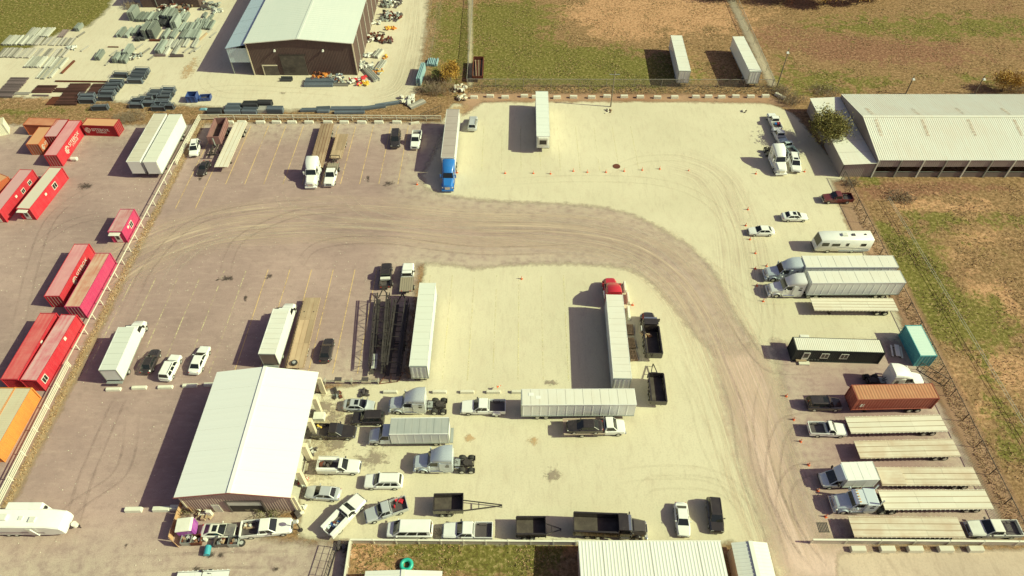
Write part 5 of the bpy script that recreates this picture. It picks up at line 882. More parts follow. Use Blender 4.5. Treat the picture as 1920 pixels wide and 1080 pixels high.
# tow truck
A = G(1172, 799, 1.0); B = G(1056, 801, 1.0); o = thing('tow_truck', 'white cab rollback tow truck below the crosswise trailer', 'tow truck', ((A.x + B.x) / 2, (A.y + B.y) / 2, 0), E_ + .02); L = (A - B).length; x0, x1 = -L / 2, L / 2
part('body', MB().loft([octr(x, w, z0, z1, .15) for x, w, z0, z1 in [(x1, .8, .5, .95), (x1 - .2, 1.0, .4, 1.25), (x1 - 1.2, 1.06, .4, 1.4), (x1 - 2.9, 1.08, .4, 1.42)]]), WHITE, o, 34); greenhouse(o, (x1 - 2.9, x1 - 1.2, 1.0, 1.4), (x1 - 2.8, x1 - 1.85, .85, 2.2), WHITE, 1)
bd = part('bed', MB().box(x0, x1 - 3.0, -1.2, 1.2, 1.05, 1.15), paint('tan_deck', (.42, .30, .24), .7), o)
for s in (1, -1): part('side_rail', MB().box(x0, x1 - 3, s * 1.22 - .06, s * 1.22 + .06, 1.0, 1.25), paint('tan_deck_rail', (.5, .4, .32), .7), bd)
part('headboard', MB().box(x1 - 3.05, x1 - 2.98, -1.2, 1.2, 1.05, 2.0), CHROME, o); part('frame', MB().box(x0 + .3, x1 - .8, -.45, .45, .6, 1.05), CHASSIS, o); part('bumper', MB().box(x1 - .1, x1 + .1, -1, 1, .4, .65), CHROME, o)
for s in (1, -1):
    wheel(o, x1 - 1.05, s * .95, .43, .28); wheel(o, x0 + 2.6, s * .92, .43, .5); part('headlight', MB().box(x1 - .2, x1 - .02, s * .75 - .15, s * .75 + .15, .85, 1.05), LAMP, o); part('tool_cabinet', MB().box(x1 - 4.6, x1 - 3.2, s * 1.05 - .14, s * 1.05 + .14, .5, 1.0), DKGREY, o)
car('sedan', (1062, 798), (1131, 798), BLACK, 'black sedan loaded on the bed of the tow truck', base=1.15)
dump_truck((1214, 587), (1224, 664), BLACK, 'black dump truck beside the red tractor trailer, facing away', Lb=4.9); dump_trailer((1230, 701), (1236, 752), BLACK, 'black dump trailer behind the black dump truck in the middle yard', tongue=2.6)
for i, (px, py) in enumerate([(1181, 620), (1184, 645), (1187, 668)]):
    c = G(px, py); p = thing('pallet_stack', '%s stack of wooden pallets from the top beside the white trailer' % ORD[i], 'pallets', c, 1.55 + .06 * i, 'pallet stacks beside the trailer')
    for q in range(3):
        for k in range(5): part('slat', MB().box(-1.0, 1.0, -.5 + .24 * k, -.36 + .24 * k, .1 + .16 * q, .13 + .16 * q), WOODB, p, key='palslat%d%d' % (k, q))
        for k in (-.9, 0, .9): part('bearer', MB().box(k - .05, k + .05, -.5, .6, .02 + .16 * q, .1 + .16 * q), WOOD, p, key='palb%s%d' % (k, q))
# car haulers
def hauler(f, r, label, tool=True):
    (cx, cy, _), h, L = span(r, f, 1.0); o = thing('car_hauler_trailer', label, 'trailer', (cx, cy, 0), h); x0, x1 = -L / 2, L / 2
    for s in (1, -1):
        mb = MB(); y = s * 1.15; mb.bar((x0, y, .8), (x1, y, .8), .14).bar((x0 + .8, y, 2.2), (x1, y, 2.5), .1); k = x0 + .8; up = True
        n = 9; st = (x1 - x0 - .8) / n
        for i in range(n + 1): xx = x0 + .8 + st * i; mb.bar((xx, y, .8), (xx, y, 2.2 + .3 * i / n), .08)
        for i in range(n): xx = x0 + .8 + st * i; mb.bar((xx, y, .8 if i % 2 else 2.2), (xx + st, y, 2.2 if i % 2 else .8), .06)
        part('side_truss', mb, CHASSIS, o); part('deck_runner', MB().box(x0, x1, s * .75 - .26, s * .75 + .26, .82, .9), CHASSIS, o); part('upper_runner', MB().bar((x0 + 1, s * .75, 2.3), (x1, s * .75, 2.55), .24, .06), CHASSIS, o)
    for i in range(14): xx = x0 + .5 + (L - 1) * i / 13; part('cross_bar', MB().bar((xx, -1.1, .78), (xx, 1.1, .78), .07), CHASSIS, o)
    for i in range(6): xx = x0 + 1.5 + (L - 2) * i / 5; part('upper_cross_bar', MB().bar((xx, -1.1, 2.32), (xx, 1.1, 2.32), .07), CHASSIS, o)
    bogie(o, x0 + L * .42, 2, 1.0, .4, .4, .8, 1.1); part('gooseneck', MB().bar((x1, .8, 1.2), (x1 + 1.8, 0, 1.7), .15).bar((x1, -.8, 1.2), (x1 + 1.8, 0, 1.7), .15).bar((x1 + 1.7, 0, 1.7), (x1 + 1.7, 0, 1.0), .12), CHASSIS, o)
    if tool:
        b = part('ramp_rack', MB().box(x0 + .9, x0 + 3.6, .15, .95, .92, .98), STEEL, o)
        for k in range(3): part('ramp_rail', MB().box(x0 + .9, x0 + 3.6, .2 + .28 * k, .34 + .28 * k, 1.0, 1.1), OFFW, b)
    return o
pickup((725, 496), (722, 536), BLACK, 'black pickup with a white toolbox pulling the left car hauler', toolbox=True, dually=True)
hauler((719, 560), (707, 700), 'black truss car hauler behind the black pickup'); pickup((766, 493), (761, 547), WHITE, 'white pickup with black flat bed pulling the right car hauler', bed='flat', cab=1.4, dually=True); hauler((754, 570), (736, 704), 'black truss car hauler in the trailer shadow behind the white pickup', False)
c = G(735, 714); o = thing('bent_steel_rack', 'rusty bent steel frame lying by the rear of the white trailer', 'frame', c); mb = MB(); mb.bar((-1.8, -.6, .1), (-.9, .9, .5), .09).bar((-.9, .9, .5), (1.6, 1.2, .4), .09).bar((1.6, 1.2, .4), (.9, -.2, .1), .09).bar((-.2, .95, .45), (-.1, -.4, .1), .09).bar((-1.8, -.6, .1), (.9, -.2, .1), .09); part('bars', mb, RUST, o)
# --- left part of the asphalt lot
box_truck((237.5, 613), (201, 694), 'white box truck nearest the left fence, beside a black car', roof=streaky('box_roof_grey', (.64, .66, .62), (.58, .58, .52), .4, 'y', .3, .5)); car('sedan', (291, 657), (272, 697), BLACK, 'black hatchback between the left box truck and the white suv'); car('suv', (331, 666), (308, 712), WHITE, 'white suv second of three cars right of the left box truck', 'suv'); car('sedan', (385, 648), (362, 700), WHITE, 'white sedan third of three cars right of the left box truck')
box_truck((527.5, 579), (500, 664), 'white box truck with dark rear door next to the plank flatbed', doorm=paint('dark_roll_door', (.22, .18, .17), .7)); flatbed((586, 558), (553, 690), 'tan plank flatbed trailer beside the right box truck', WOOD, WOODB, z=1.1, n=3, wide=2.5, wheels=2, wr=.42, wx=3.5)
c = G(552, 681, 1.15); o = thing('spare_tyre', 'spare tyre lying on the rear of the tan plank flatbed', 'tyre', (c.x, c.y, 1.13)); q = wheel(o, 0, 0, .5, .28, .15); q.rotation_euler = (math.pi / 2, 0, 0)
car('sedan', (617, 634), (608, 678), BLACK, 'black sedan with red tail lights right of the tan plank flatbed')
# --- in front of the repair shop
car('sedan', (702, 760), (643, 758), SILVER, 'silver sedan with its hood raised near the top shop bay', hoodup=True, roofmat=SILVER, sunroof=True); car('suv', (661, 784), (720, 783), BLACK, 'black suv between the silver sedan and the black pickup', 'suv'); pickup((666, 809), (586, 807), BLACK, 'black pickup parked with its tail to the shop bay', cab=1.9)
tractor((730, 757), None, paint('silver_white_paint', (.66, .69, .72), .25, .2, .6, .1), 'silver tractor without trailer just below the row of wheel stops', z=1.2, heading=W_H, stacks=False); box_truck((731, 799), (841, 798), 'box truck with pale blue cab and grey ribbed roof in front of the shop', TRUCKBLUE, VANW, streaky('grey_tarp_roof', (.36, .38, .38), (.44, .44, .42), .6, 'y', .6, .7), z=3.6)
tractor((776, 866), None, TRUCKBLUE, 'pale blue tractor without trailer below the grey roofed box truck', z=1.2, heading=W_H, stacks=False)
pickup((675, 874), (597, 873), WHITE, 'white work truck with open rack bed in front of the shop', cab=1.3, bed='service', rails=True); car('suv', (683, 902), (755, 902), WHITE, 'white suv with dark windows in front of the white work truck', 'suv'); car('sedan', (572, 921), (638, 926), SILVER, 'silver sedan with white hood at the lowest shop bay')
pickup((678, 931), (613, 1000), WHITE, 'white service truck parked diagonally near the shop corner', cab=1.4, bed='service'); pickup((686, 968), (762, 943), SILVER, 'silver pickup with a red machine in its bed', cab=1.9)
dump_trailer((868, 941), (813, 942), BLACK, 'black dump trailer with long tongue right of the silver pickup', tongue=5.0, z=1.9); car('van', (725, 993), (811, 993), WHITE, 'white passenger van at the lawn fence', 'van'); pickup((830, 994), (924, 995), WHITE, 'white crew cab pickup behind the white passenger van', cab=2.0); dump_trailer((1023, 985), (968, 985), BLACK, 'black dump trailer hitched behind the dump truck at the lawn fence', tongue=2.0)
dump_truck((1213, 991), (1092, 986), BLACK, 'black dump truck with grey hood at the lawn fence, facing right', DKGREY, Lb=5.4); car('sedan', (1283, 1003), (1276, 944), WHITE, 'white sedan left of the black suv at the bottom yard'); car('suv', (1345, 998), (1337, 934), BLACK, 'black suv at the bottom of the yard by the dirt drive', 'suv')
pickup((547, 984), (451, 993), WHITE, 'white crew cab pickup below the shop south wall', cab=2.0)
# loads in beds: small machines and tools, each a thing
def load(name, label, cat, px, py, z, size, mat, n=6, box=False):
    c = G(px, py, z); o = thing(name, label, cat, (c.x, c.y, z)); rr = random.Random(px)
    ps = min(size, 1.0 + size * .12); n = int(n * (1 if size < 1.7 else 2.2))
    for k in range(n):
        a, b, d = (rr.uniform(.08, .36) * ps for _ in range(3)); a *= rr.choice((1, 1, 1.8)); b *= rr.choice((1, .5)); x, y = rr.uniform(-.5, .5) * size, rr.uniform(-.4, .4) * size; m = mat[k % len(mat)]
        q = part('piece', MB().frus((-a, a, -b, b, 0), (-a * .8, a * .8, -b * .8, b * .8, d)), m, o, loc=(x, y, .02 * k), bev=.03); q.rotation_euler.z = rr.uniform(0, 3)
    return o
load('red_machine', 'red machine lying in the bed of the silver pickup', 'machine', 749, 945, .76, 1.2, [RED, RED, DKGREY], 5); load('tool_pile', 'blue and white tool boxes in the diagonal service truck bed', 'tools', 628, 984, .85, 1.3, [BLUE, OFFW, DKGREY, TRUCKBLUE, RUST], 9); load('scrap_load', 'pale scrap in the bed of the white pickup below the shop', 'scrap', 465, 987, .76, 1.1, [OFFW, WOOD, DKGREY], 6); load('tool_pile', 'dark tools in the bed of the white work truck', 'tools', 612, 868, .85, 1.2, [DKGREY, OFFW, RUST, CHASSIS], 8); load('bucket_load', 'yellow bucket and rags in the black pickup bed', 'tools', 600, 800, .78, .8, [paint('yellow_plastic', (.75, .5, .08), .5), OFFW, DKGREY], 4); load('truck_bed_load', 'blue and red tarp load in the topmost right pickup', 'load', 1456, 231, .8, 1.3, [BLUE, BLUE, RED], 5)
load('gravel_heap', 'orange soil heap in the black dump truck beside the red tractor', 'soil', 1211, 625, 1.3, 1.3, [WOOD, paint('orange_soil', (.4, .2, .08), .95)], 5)
# --- left side containers
CR = [('red_sheet', (.53, .03, .05), (.52, .09, .11)), ('pink_sheet', (.6, .04, .10), (.62, .10, .16)), ('orange_red_sheet', (.50, .13, .06), (.44, .10, .06)), ('magenta_sheet', (.50, .045, .14), (.55, .10, .18)), ('dark_red_sheet', (.34, .02, .03), (.38, .035, .04)), ('orange_sheet', (.72, .28, .07), (.68, .16, .06))]
CR = {n: contm(n, c, c2) for n, c, c2 in CR}; R_ = lambda n, c, c2, a=.6: streaky(n, c, c2, a, 'x', .4, .75)
PINKR = R_('pink_roof', (.60, .25, .28), (.66, .38, .38)); ORR = R_('orange_roof', (.60, .33, .18), (.56, .27, .15)); REDR = R_('red_roof', (.58, .09, .10), (.62, .24, .22), .6); WORN = R_('worn_rusty_roof', (.62, .42, .32), (.46, .13, .09), .8); MIXR = R_('faded_red_roof', (.64, .40, .40), (.54, .08, .13), .8); BGR = R_('beige_roof', (.60, .54, .40), (.50, .38, .27), .4); RUSTR = R_('rust_orange_roof', (.45, .17, .10), (.56, .29, .18), .7); SANDR = R_('pale_office_roof', (.62, .58, .50), (.66, .44, .36), .3); LP = R_('lilac_pink_roof', (.56, .32, .34), (.6, .36, .36), .4)
SB = 'SITEBOX'; ST = 'STORAGE'
container((49, 227), (106, 229), 'rusty orange container lying crosswise behind the pink ones at upper left', CR['orange_red_sheet'], RUSTR, z=2.6)
container((60, 270.5), (84, 238), 'short orange container with white lettering left of the long pink one', CR['orange_red_sheet'], ORR, z=2.6, letters=[(-1, 0.2, SB, ST, OFFW, .8)]); container((94, 256), (117, 224), 'short lilac pink container wedged behind the long pink one', CR['dark_red_sheet'], LP, z=2.6)
container((94, 291), (140, 226), 'long pink container with white lettering at upper left', CR['red_sheet'], PINKR, z=2.75, letters=[(-1, 1.0, SB, ST, OFFW, 1.15)]); container((158, 228), (218, 230), 'orange roofed container with white lettering on its dark red front', CR['dark_red_sheet'], ORR, z=2.6, door=1, letters=[(-1, 0.1, SB, ST, OFFW, .95)])
c = G(141, 301); tag(part('propane_tank', MB().cyl((-.6, 0, .45), (.6, 0, .45), .4, 14).box(-.4, -.2, -.3, .3, 0, .3).box(.2, .4, -.3, .3, 0, .3), OFFW, None, 40, bev=.05, loc=c), 'small white tank beside the long pink container', 'tank')
container((-22, 232), (5, 226), 'pale yellow container cut by the left edge at upper left', contm('cream_sheet', (.72, .70, .56), (.65, .62, .5)), BGR, z=2.6); container((-30, 352), (6, 328), 'orange container corner at the left edge beside the red offices', CR['orange_red_sheet'], ORR, z=2.6)
van_trailer((249, 303), (300.5, 213), 'left one of two white trailers by the fence, its roof ribbed and dusty', streaky('dusty_ribbed_roof', (.60, .56, .47), (.48, .42, .34), .6, 'y', .4, .7)); van_trailer((280, 303.5), (329, 214), 'right one of two white trailers by the fence, its roof smooth', streaky('smooth_pale_roof', (.68, .68, .60), (.62, .60, .52), .3, 'y', .3, .6))
for a, b, lab, side, rf, win in [((-14, 396), (49, 318), 'red container office with white windows at the left edge', CR['red_sheet'], LP, [(1.2, 1.1, .8, .7), (3.6, 1.1, .8, .7)]), ((42.5, 391), (104.5, 314), 'red container office with pale roof and white door near the left edge', CR['red_sheet'], SANDR, [(2.0, 1.0, 1.1, 1.0)]), ((215, 434), (238.5, 392), 'small pink container office with streaked roof beside the fence', CR['magenta_sheet'], R_('streaked_pink_roof', (.58, .36, .36), (.42, .12, .13), .8), [(.2, 1.0, .9, 1.0)])]:
    o = container(a, b, lab, side, rf, z=2.7, name='container_office', door=2); windows(o, -1, win, 1.23); L = span(a, b, 2.7)[2]
    d = part('door', MB().box(-L / 2 - .07, -L / 2 - .04, -.45, .55, .15, 2.3), OFFW, o); part('door_glass', MB().box(-L / 2 - .09, -L / 2 - .06, -.2, .3, .8, 2.0), GLASS, d); part('awning', MB().frus((-L / 2 - .8, -L / 2, -.9, 1.0, 2.38), (-L / 2 - .7, -L / 2, -.9, 1.0, 2.44)), OFFW, o); part('vent', MB().box(-1.2, -.7, -1.32, -1.22, 1.7, 2.1), OFFW, o)
container((97, 555), (153, 457.5), 'long pink roofed container with white lettering, left of the middle pair', CR['red_sheet'], PINKR, z=2.75, letters=[(-1, 1.5, SB, ST, OFFW, 1.0)]); container((135, 575), (192.5, 474.5), 'long magenta container with rusty roof, right of the middle pair', CR['magenta_sheet'], WORN, z=2.75)
o = container((17, 711), (90, 587), 'long bright red container, left of the lower pair', CR['red_sheet'], REDR, z=2.75, door=2); part('vent', MB().box(.6, 1.1, -1.32, -1.2, 2.0, 2.5), OFFW, o)
o = container((53, 713), (129, 590), 'long red container with faded roof, right of the lower pair by the fence', CR['red_sheet'], MIXR, z=2.75, door=2); part('vent', MB().box(1.6, 2.1, -1.32, -1.2, 2.0, 2.5), OFFW, o); windows(o, -1, [(-5.0, 1.0, .9, 1.0)], 1.23)
container((-28, 848), (43, 727), 'beige roofed orange container beside the four rail fence', CR['orange_sheet'], BGR, z=2.7, door=1); container((-58, 848), (13, 727), 'beige roofed container at the left edge, left of the orange one', CR['orange_sheet'], BGR, z=2.7, door=1)
# --- fifth wheel camper
A = G(-60, 970, 3.1); B = G(104, 972, 3.1); c = (A + B) / 2; L = (B - A).length; o = thing('camper_trailer', 'white camper trailer with roof vents and slide-out at the lower left edge', 'camper', (c.x, c.y, 0), 0); x0, x1 = -L / 2, L / 2
part('body', MB().loft([octr(x, w, z0, z1, .12) for x, w, z0, z1 in [(x0, 1.2, .7, 3.1), (x1 - 1.0, 1.24, .7, 3.1), (x1 + .55, 1.22, 1.0, 2.6), (x1 + .75, 1.2, 1.0, 2.0), (x1 + .8, 1.15, 1.0, 1.3)]]), WHITE, o, 20); part('slide_out', MB().frus((x1 - 7, x1 - 2.4, 1.2, 2.1, 1.0), (x1 - 7, x1 - 2.6, 1.2, 2.1, 3.0)), WHITE, o, bev=.04)
part('window', MB().box(x1 - 2.6, x1 - 2.35, 1.4, 1.9, 2.0, 2.5), GLASS, o); part('roof_vent', MB().box(x1 - 3.2, x1 - 2.4, -.6, .1, 3.1, 3.3), OFFW, o, bev=.04); part('air_conditioner', MB().box(x1 - 7, x1 - 6, -.4, .4, 3.1, 3.45), OFFW, o, bev=.06); part('roof_vent', MB().box(x1 - 4.6, x1 - 4.1, -.3, .2, 3.1, 3.2), OFFW, o)
part('stripe', MB().box(x0, x1 - 1.6, -1.262, -1.25, 1.3, 1.7), paint('mauve_stripe', (.4, .33, .36), .5), o); part('door', MB().box(x1 - 3.6, x1 - 2.8, -1.27, -1.24, .75, 2.6), OFFW, o); part('awning_arm', MB().bar((x1 - 2.6, -1.3, .8), (x1 - 2.6, -1.5, 3.0), .12), WHITE, o)
for wx in (x0 + 4.2, x0 + 5.2):
    for s in (1, -1): wheel(o, wx, s * 1.05, .38, .24)
part('hitch', MB().bar((x1 + .9, -.4, .8), (x1 + 1.9, 0, .7), .12).bar((x1 + .9, .4, .8), (x1 + 1.9, 0, .7), .12).bar((x1 + 1.7, 0, 0), (x1 + 1.7, 0, .8), .1), CHASSIS, o); part('propane_tank', MB().cyl((x1 + 1.4, 0, .75), (x1 + 1.4, 0, 1.35), .35, 12), OFFW, o, 40)
# --- junk below the shop
WRECK = paint('scorched_paint', (.13, .12, .13), .6, 0, 0, .6, (.4, .36, .3)); o = car('coupe', (443, 994), (378, 994), OFFW, 'wrecked white coupe with dark stripped hood below the shop', sunroof=True); part('stripped_hood', MB().frus((1.0, 2.1, -.8, .8, .8), (1.0, 2.1, -.75, .75, .97)), WRECK, o)
c = G(356, 995); o = thing('portable_toilet', 'white and purple portable cabin inside the plywood pen', 'cabin', c, .12); part('wall', MB().box(-.95, .95, -.85, .85, .1, 1.9), paint('purple_plastic', (.30, .06, .38), .5), o); part('roof', MB().frus((-1.05, .98, -.92, .92, 1.9), (-1.0, .7, -.85, .85, 2.08)), OFFW, o, bev=.04); part('door', MB().box(.95, .99, -.5, .5, .15, 1.8), paint('purple_door', (.42, .10, .48), .5), o)
o = thing('plywood_pen', 'orange plywood pen around the purple cabin', 'fence', G(338, 980)); PLY = paint('plywood', (.55, .33, .18), .8, 0, 0, .3)
for k in range(4): part('board', MB().bar((-.25 - .02 * k, 2.2 - 1.15 * k, .7), (-.25, 1.1 - 1.15 * k, .7), .05, 1.4), PLY, o)
part('board', MB().bar((-.25, 2.25, .7), (1.4, 1.2, .7), .05, 1.4), PLY, o); part('board', MB().bar((-.2, -2.5, .7), (.9, -3.2, .7), .05, 1.4), PLY, o)
def drum(label, px, py, m, s=1.0, lying=False):
    c = G(px, py); o = tag(part('drum', MB().cyl((0, 0, 0), (0, 0, .95 * s), .33 * s, 14).cyl((0, 0, .3 * s), (0, 0, .34 * s), .35 * s, 14).cyl((0, 0, .62 * s), (0, 0, .66 * s), .35 * s, 14), m, None, 40, loc=c), label, 'drum'); 
    if lying: o.rotation_euler = (math.pi / 2, 0, random.uniform(0, 3)); o.location.z = .35 * s
drum('turquoise drum lying among the junk below the shop', 393, 1026, paint('turquoise_plastic', (.03, .33, .42), .4), 1.2, True); drum('pale round drum between the two junk crates and the turquoise drum', 387, 1013, OFFW, .7)
for lab, px, py, m, w in [('left open metal crate of scrap below the plywood pen', 353, 1015, STEEL, 1.25), ('right rusty metal crate of scrap below the plywood pen', 371, 1015, RUST, 1.25), ('long low scrap bin right of the turquoise drum', 420, 1018, DKGREY, 1.9), ('low scrap bin with pale lid at the end of the junk row', 441, 1018, STEEL, 1.2)]:
    c = G(px, py); o = thing('scrap_bin', lab, 'bin', c, .05); b = part('floor', MB().box(-w / 2, w / 2, -.55, .55, 0, .08), m, o)
    for s in (1, -1): part('side', MB().box(-w / 2, w / 2, s * .55 - .03, s * .55 + .03, .08, .9), m, o); part('end', MB().box(s * w / 2 - .03, s * w / 2 + .03, -.52, .52, .08, .85), m, o)
    for k in range(5): q = part('scrap', MB().frus((-.25, .25, -.2, .2, 0), (-.2, .2, -.15, .15, .3)), [RUST, STEEL, DKGREY, OFFW, WOODB][k], o, loc=(random.uniform(-.4, .4) * w, random.uniform(-.3, .3), .4)); q.rotation_euler = (random.uniform(-.4, .4), random.uniform(-.4, .4), random.uniform(0, 3))
c = G(454, 1019); o = thing('loose_tyre', 'single tyre with pale hub at the right end of the junk row', 'tyre', c); q = wheel(o, 0, 0, .45, .26, .14); q.rotation_euler = (math.pi / 2, 0, 0)
for lab, px, py, mats, sz in [('scrap heap with white parts at the shop lower right corner', 565, 958, [OFFW, DKGREY, RUST, STEEL], 1.5), ('pile of red and white parts beside the lower shop pier', 563, 906, [RED, OFFW, STEEL, WOOD], 1.5), ('bagged parts heap beside the middle shop pier', 589, 845, [OFFW, DKGREY, OFFW], 1.1), ('dark parts heap inside the top shop bay', 584, 735, [DKGREY, CHASSIS, OFFW], 1.0), ('engine parts lying below the white slatted rack', 636, 740, [DKGREY, CHASSIS, STEEL, RUST], 1.6), ('tyres and parts at the right end of the slatted rack', 684, 738, [CHASSIS, DKGREY], 1.2), ('stone and brush debris along the shop south wall', 385, 962, [WOOD, CONC, CONC, WOODB], 1.8), ('black wheel parts hanging by the iron grid gate', 646, 1030, [CHASSIS, CHASSIS, DKGREY], 1.6)]: load('scrap_heap', lab, 'scrap', px, py, .03, sz, mats, 10)
c = G(600, 784); tag(part('white_locker', MB().box(-.8, .8, -.6, .6, 0, .8), OFFW, None, bev=.04, loc=c), 'white chest standing at the second shop pier', 'chest'); c = G(396, 966); tag(part('white_sign_box', MB().box(-.3, .3, -.2, .2, 0, 1.3), OFFW, None, bev=.03, loc=c), 'narrow white box by the shop south wall', 'box')
# ring on the lawn
c = G(762, 1059, .3); rings = [[(c.x + (.62 + .26 * math.cos(b)) * math.cos(a), c.y + (.62 + .26 * math.cos(b)) * math.sin(a), .3 + .26 * math.sin(b)) for b in [2 * math.pi * j / 10 for j in range(10)]] for a in [2 * math.pi * i / 24 for i in range(25)]]
tag(part('ring_trough', MB().loft(rings), paint('turquoise_plastic_b', (.02, .42, .34), .4, dirt=.1), None, 60), 'turquoise ring lying on the lawn at the bottom edge', 'ring')
# trailer cut by the bottom edge
c = G(385, 1084, .9); flatbed((330, 1086), (428, 1082), 'low white utility trailer cut by the bottom edge at left', WHITE, DKGREY, z=.8, n=2, wide=1.7, wr=.34, wx=3.0, gn=False)
# ================================================================ the steel yard to the north
GAL = streaky('weathered_galvanised', (.28, .31, .29), (.38, .40, .36), .5, 'x', .5, .55, var=.5); GALP = streaky('pale_galvanised', (.46, .45, .41), (.38, .37, .34), .4, 'x', .5, .55, var=.5); GALG = streaky('flat_grey_steel', (.36, .33, .30), (.31, .28, .26), .5, 'x', .5, .7, var=.5); DKST = streaky('dark_stored_steel', (.07, .07, .08), (.05, .05, .055), .5, 'x', .5, .6, var=.5); BLST = streaky('blue_grey_steel', (.17, .20, .25), (.11, .13, .17), .5, 'x', .5, .5, var=.5); RUSTD = streaky('dark_rust_rails', (.10, .045, .042), (.15, .07, .055), .5, 'x', .5, .9, var=.5); PURP = streaky('mauve_steel', (.20, .15, .16), (.26, .20, .20), .5, 'x', .5, .9, var=.5)
def rail_mesh(L, w, h, mat, layers):
    key = ('rail', round(L, 1), round(w, 2), round(h, 2), mat.name)
    if key in MESH: return MESH[key]
    mb = MB(); lh = h / layers
    for i in range(layers):
        z0 = lh * i; z1 = z0 + lh * .8; o = (i % 2) * .02
        mb.frus((-L / 2 + o, L / 2 + o, -w * .44, w * .44, z0), (-L / 2 + o, L / 2 + o, -w * .38, w * .38, z1))
    mb.frus((-L / 2, L / 2, -w * .15, w * .15, h - .01), (-L / 2, L / 2, -w * .08, w * .08, h + .05))
    return mesh_of('rail', mb, mat, key=key)
def bundle(label, px, py, L, width, h, mat, ang=90, n=None, cat='steel bundle', group=None, name='steel_bundle'):
    "bundle of steel rails lying along ang (degrees) with the near end centre at the surveyed point's middle"
    c = G(px, py); o = thing(name, label, cat, c, math.radians(ang) + random.uniform(-.03, .03), group); n = n or max(1, round(width / .42)); w = width / n
    for k in range(n):
        q = part('rail', rail_mesh(L, w, h * (1 if h > .8 else random.choice((.8, 1, 1))), mat, max(2, min(6, round(h / .3)))), mat, o, loc=(random.uniform(-.12, .12), -width / 2 + w * (k + .5), .05))
    for xx in (-L * .32, L * .32): part('bearer', MB().box(xx - .06, xx + .06, -width / 2, width / 2, 0, .05), WOODB, o)
    return o
def row(desc, lst, mat, L, w, h, group, ang=90):
    for i, (px, py) in enumerate(lst): bundle('%s %s' % (ORD[i], desc), px, py, L, w, h, mat, ang, group=group)
row('grey bundle from the left in the back row beside the green grass', [(57, 62), (66, 62), (77, 62), (86, 62), (94, 62)], GALP, 4.4, 1.0, .35, 'steel by the grass')
row('pale steel bundle from the left in the second row by the grass', [(14 + 7.3 * i, 77) for i in range(8)], GALP, 4.4, .84, .4, 'steel by the grass')
row('flat grey steel stack from the left, right part of the second row', [(72, 78), (87, 78), (102, 79), (117, 79), (132, 79)], GALG, 3.6, 1.7, .18, 'flat steel by the grass')
row('grey steel bundle from the left in the third row by the grass', [(6, 100), (14, 100), (22, 100), (33, 100), (45, 101), (58, 101), (72, 101), (90, 101), (107, 101), (122, 100)], GALG, 4.2, 1.3, .28, 'third row of steel')
row('whitish steel bundle from the left in the fourth row by the grass', [(58, 118), (68, 118), (79, 118), (92, 119), (105, 119), (118, 120)], GALP, 4.6, 1.1, .4, 'fourth row of steel')
row('pale long pipe bundle from the left just below the fourth steel row', [(80, 137), (90, 138), (103, 136)], GALP, 5.0, .8, .35, 'long pipes')
bundle('dark blue grey stack on the pale ground beside the back row of steel', 119, 64, 3.6, 1.5, .3, PURP); bundle('single pale humped steel stack at the end of the back row', 149, 54, 2.8, 1.3, .9, GAL)
bundle('long thin rusty beam pair beside the fourth steel row', 128, 127, 5.5, .5, .3, RUST, 84, 2); bundle('long rusty beam lying above the rust red steel sheets', 154, 154, 12, .35, .3, RUST, 0, 1)
for lab, px, py, L, w, h, m in [('mauve grey flat steel sheets near the left edge', 27, 160, 4.2, 6.0, .25, PURP), ('dark grey flat steel sheets at the left edge below the mauve ones', 8, 178, 4.6, 2.4, .25, PURP), ('dark rust rails third from the left above the weedy strip', 84, 168, 4.4, 3.0, .3, RUSTD), ('low grey beam in front of the third rust rail stack', 76, 180, 3.6, .5, .3, PURP), ('small broken rust rails between the two larger rust stacks', 114, 170, 2.6, 1.6, .25, RUSTD), ('low rust rails left of the largest rust stack', 104, 190, 2.6, 3.0, .25, RUST), ('largest rust brown rail stack in the middle of the weedy strip', 138, 178, 4.6, 8.5, .35, RUSTD), ('dark rust rail stack right next to the steel racks', 187, 168, 4.2, 4.2, .35, RUSTD), ('grey scattered rails at the far left of the weedy strip', 42, 176, 3.6, .9, .2, GALG)]: bundle(lab, px, py, L, w, h, m, 0)
# tall stacks in the middle of the steel yard
for lab, px, py, L, w, h, m in [('tallest steel stack at the left of the back row of the steel yard', 254, 32, 4.2, 1.5, 2.3, GAL), ('left half of the twin tall steel stacks in the steel yard', 279, 65, 4.6, 1.1, 2.4, GAL), ('right half of the twin tall steel stacks in the steel yard', 293, 65, 4.8, 1.4, 2.6, GAL), ('tall pale steel stack right of the dark gap in the back row', 333, 48, 4.4, 1.4, 2.1, GAL), ('humped steel stack nearest the long dark shadow in the third row', 244, 101, 4.0, 1.2, 1.6, GAL), ('steel stack first of the isolated group on the pale ground', 222, 112, 3.2, 1.4, 1.2, GAL), ('steel stack second of the isolated group on the pale ground', 236, 113, 3.2, 1.6, 1.0, GAL), ('small pale steel stack left of the isolated group', 189, 106, 3.6, 1.2, 1.0, GAL), ('wide steel stack at the centre of the back row', 315, 31, 4.2, 1.8, 1.4, GAL), ('second wide steel stack at the centre of the back row', 326, 33, 4.2, 1.6, 1.5, GAL), ('long steel stack above the two low beam piles', 304, 92, 5.2, 1.5, 1.1, GAL)]: bundle(lab, px, py, L, w, h, m)
row('low steel stack from the left in the back row of the steel yard', [(265, 34), (273, 34), (282, 34), (290, 34), (299, 33), (341, 32), (350, 35)], GAL, 4.2, .95, .8, 'back row of the steel yard')
row('low steel stack from the left in the second row of the steel yard', [(343, 52), (352, 53), (360, 53), (368, 53), (376, 53), (388, 48), (397, 49)], GAL, 4.4, .95, .6, 'second row of the steel yard')
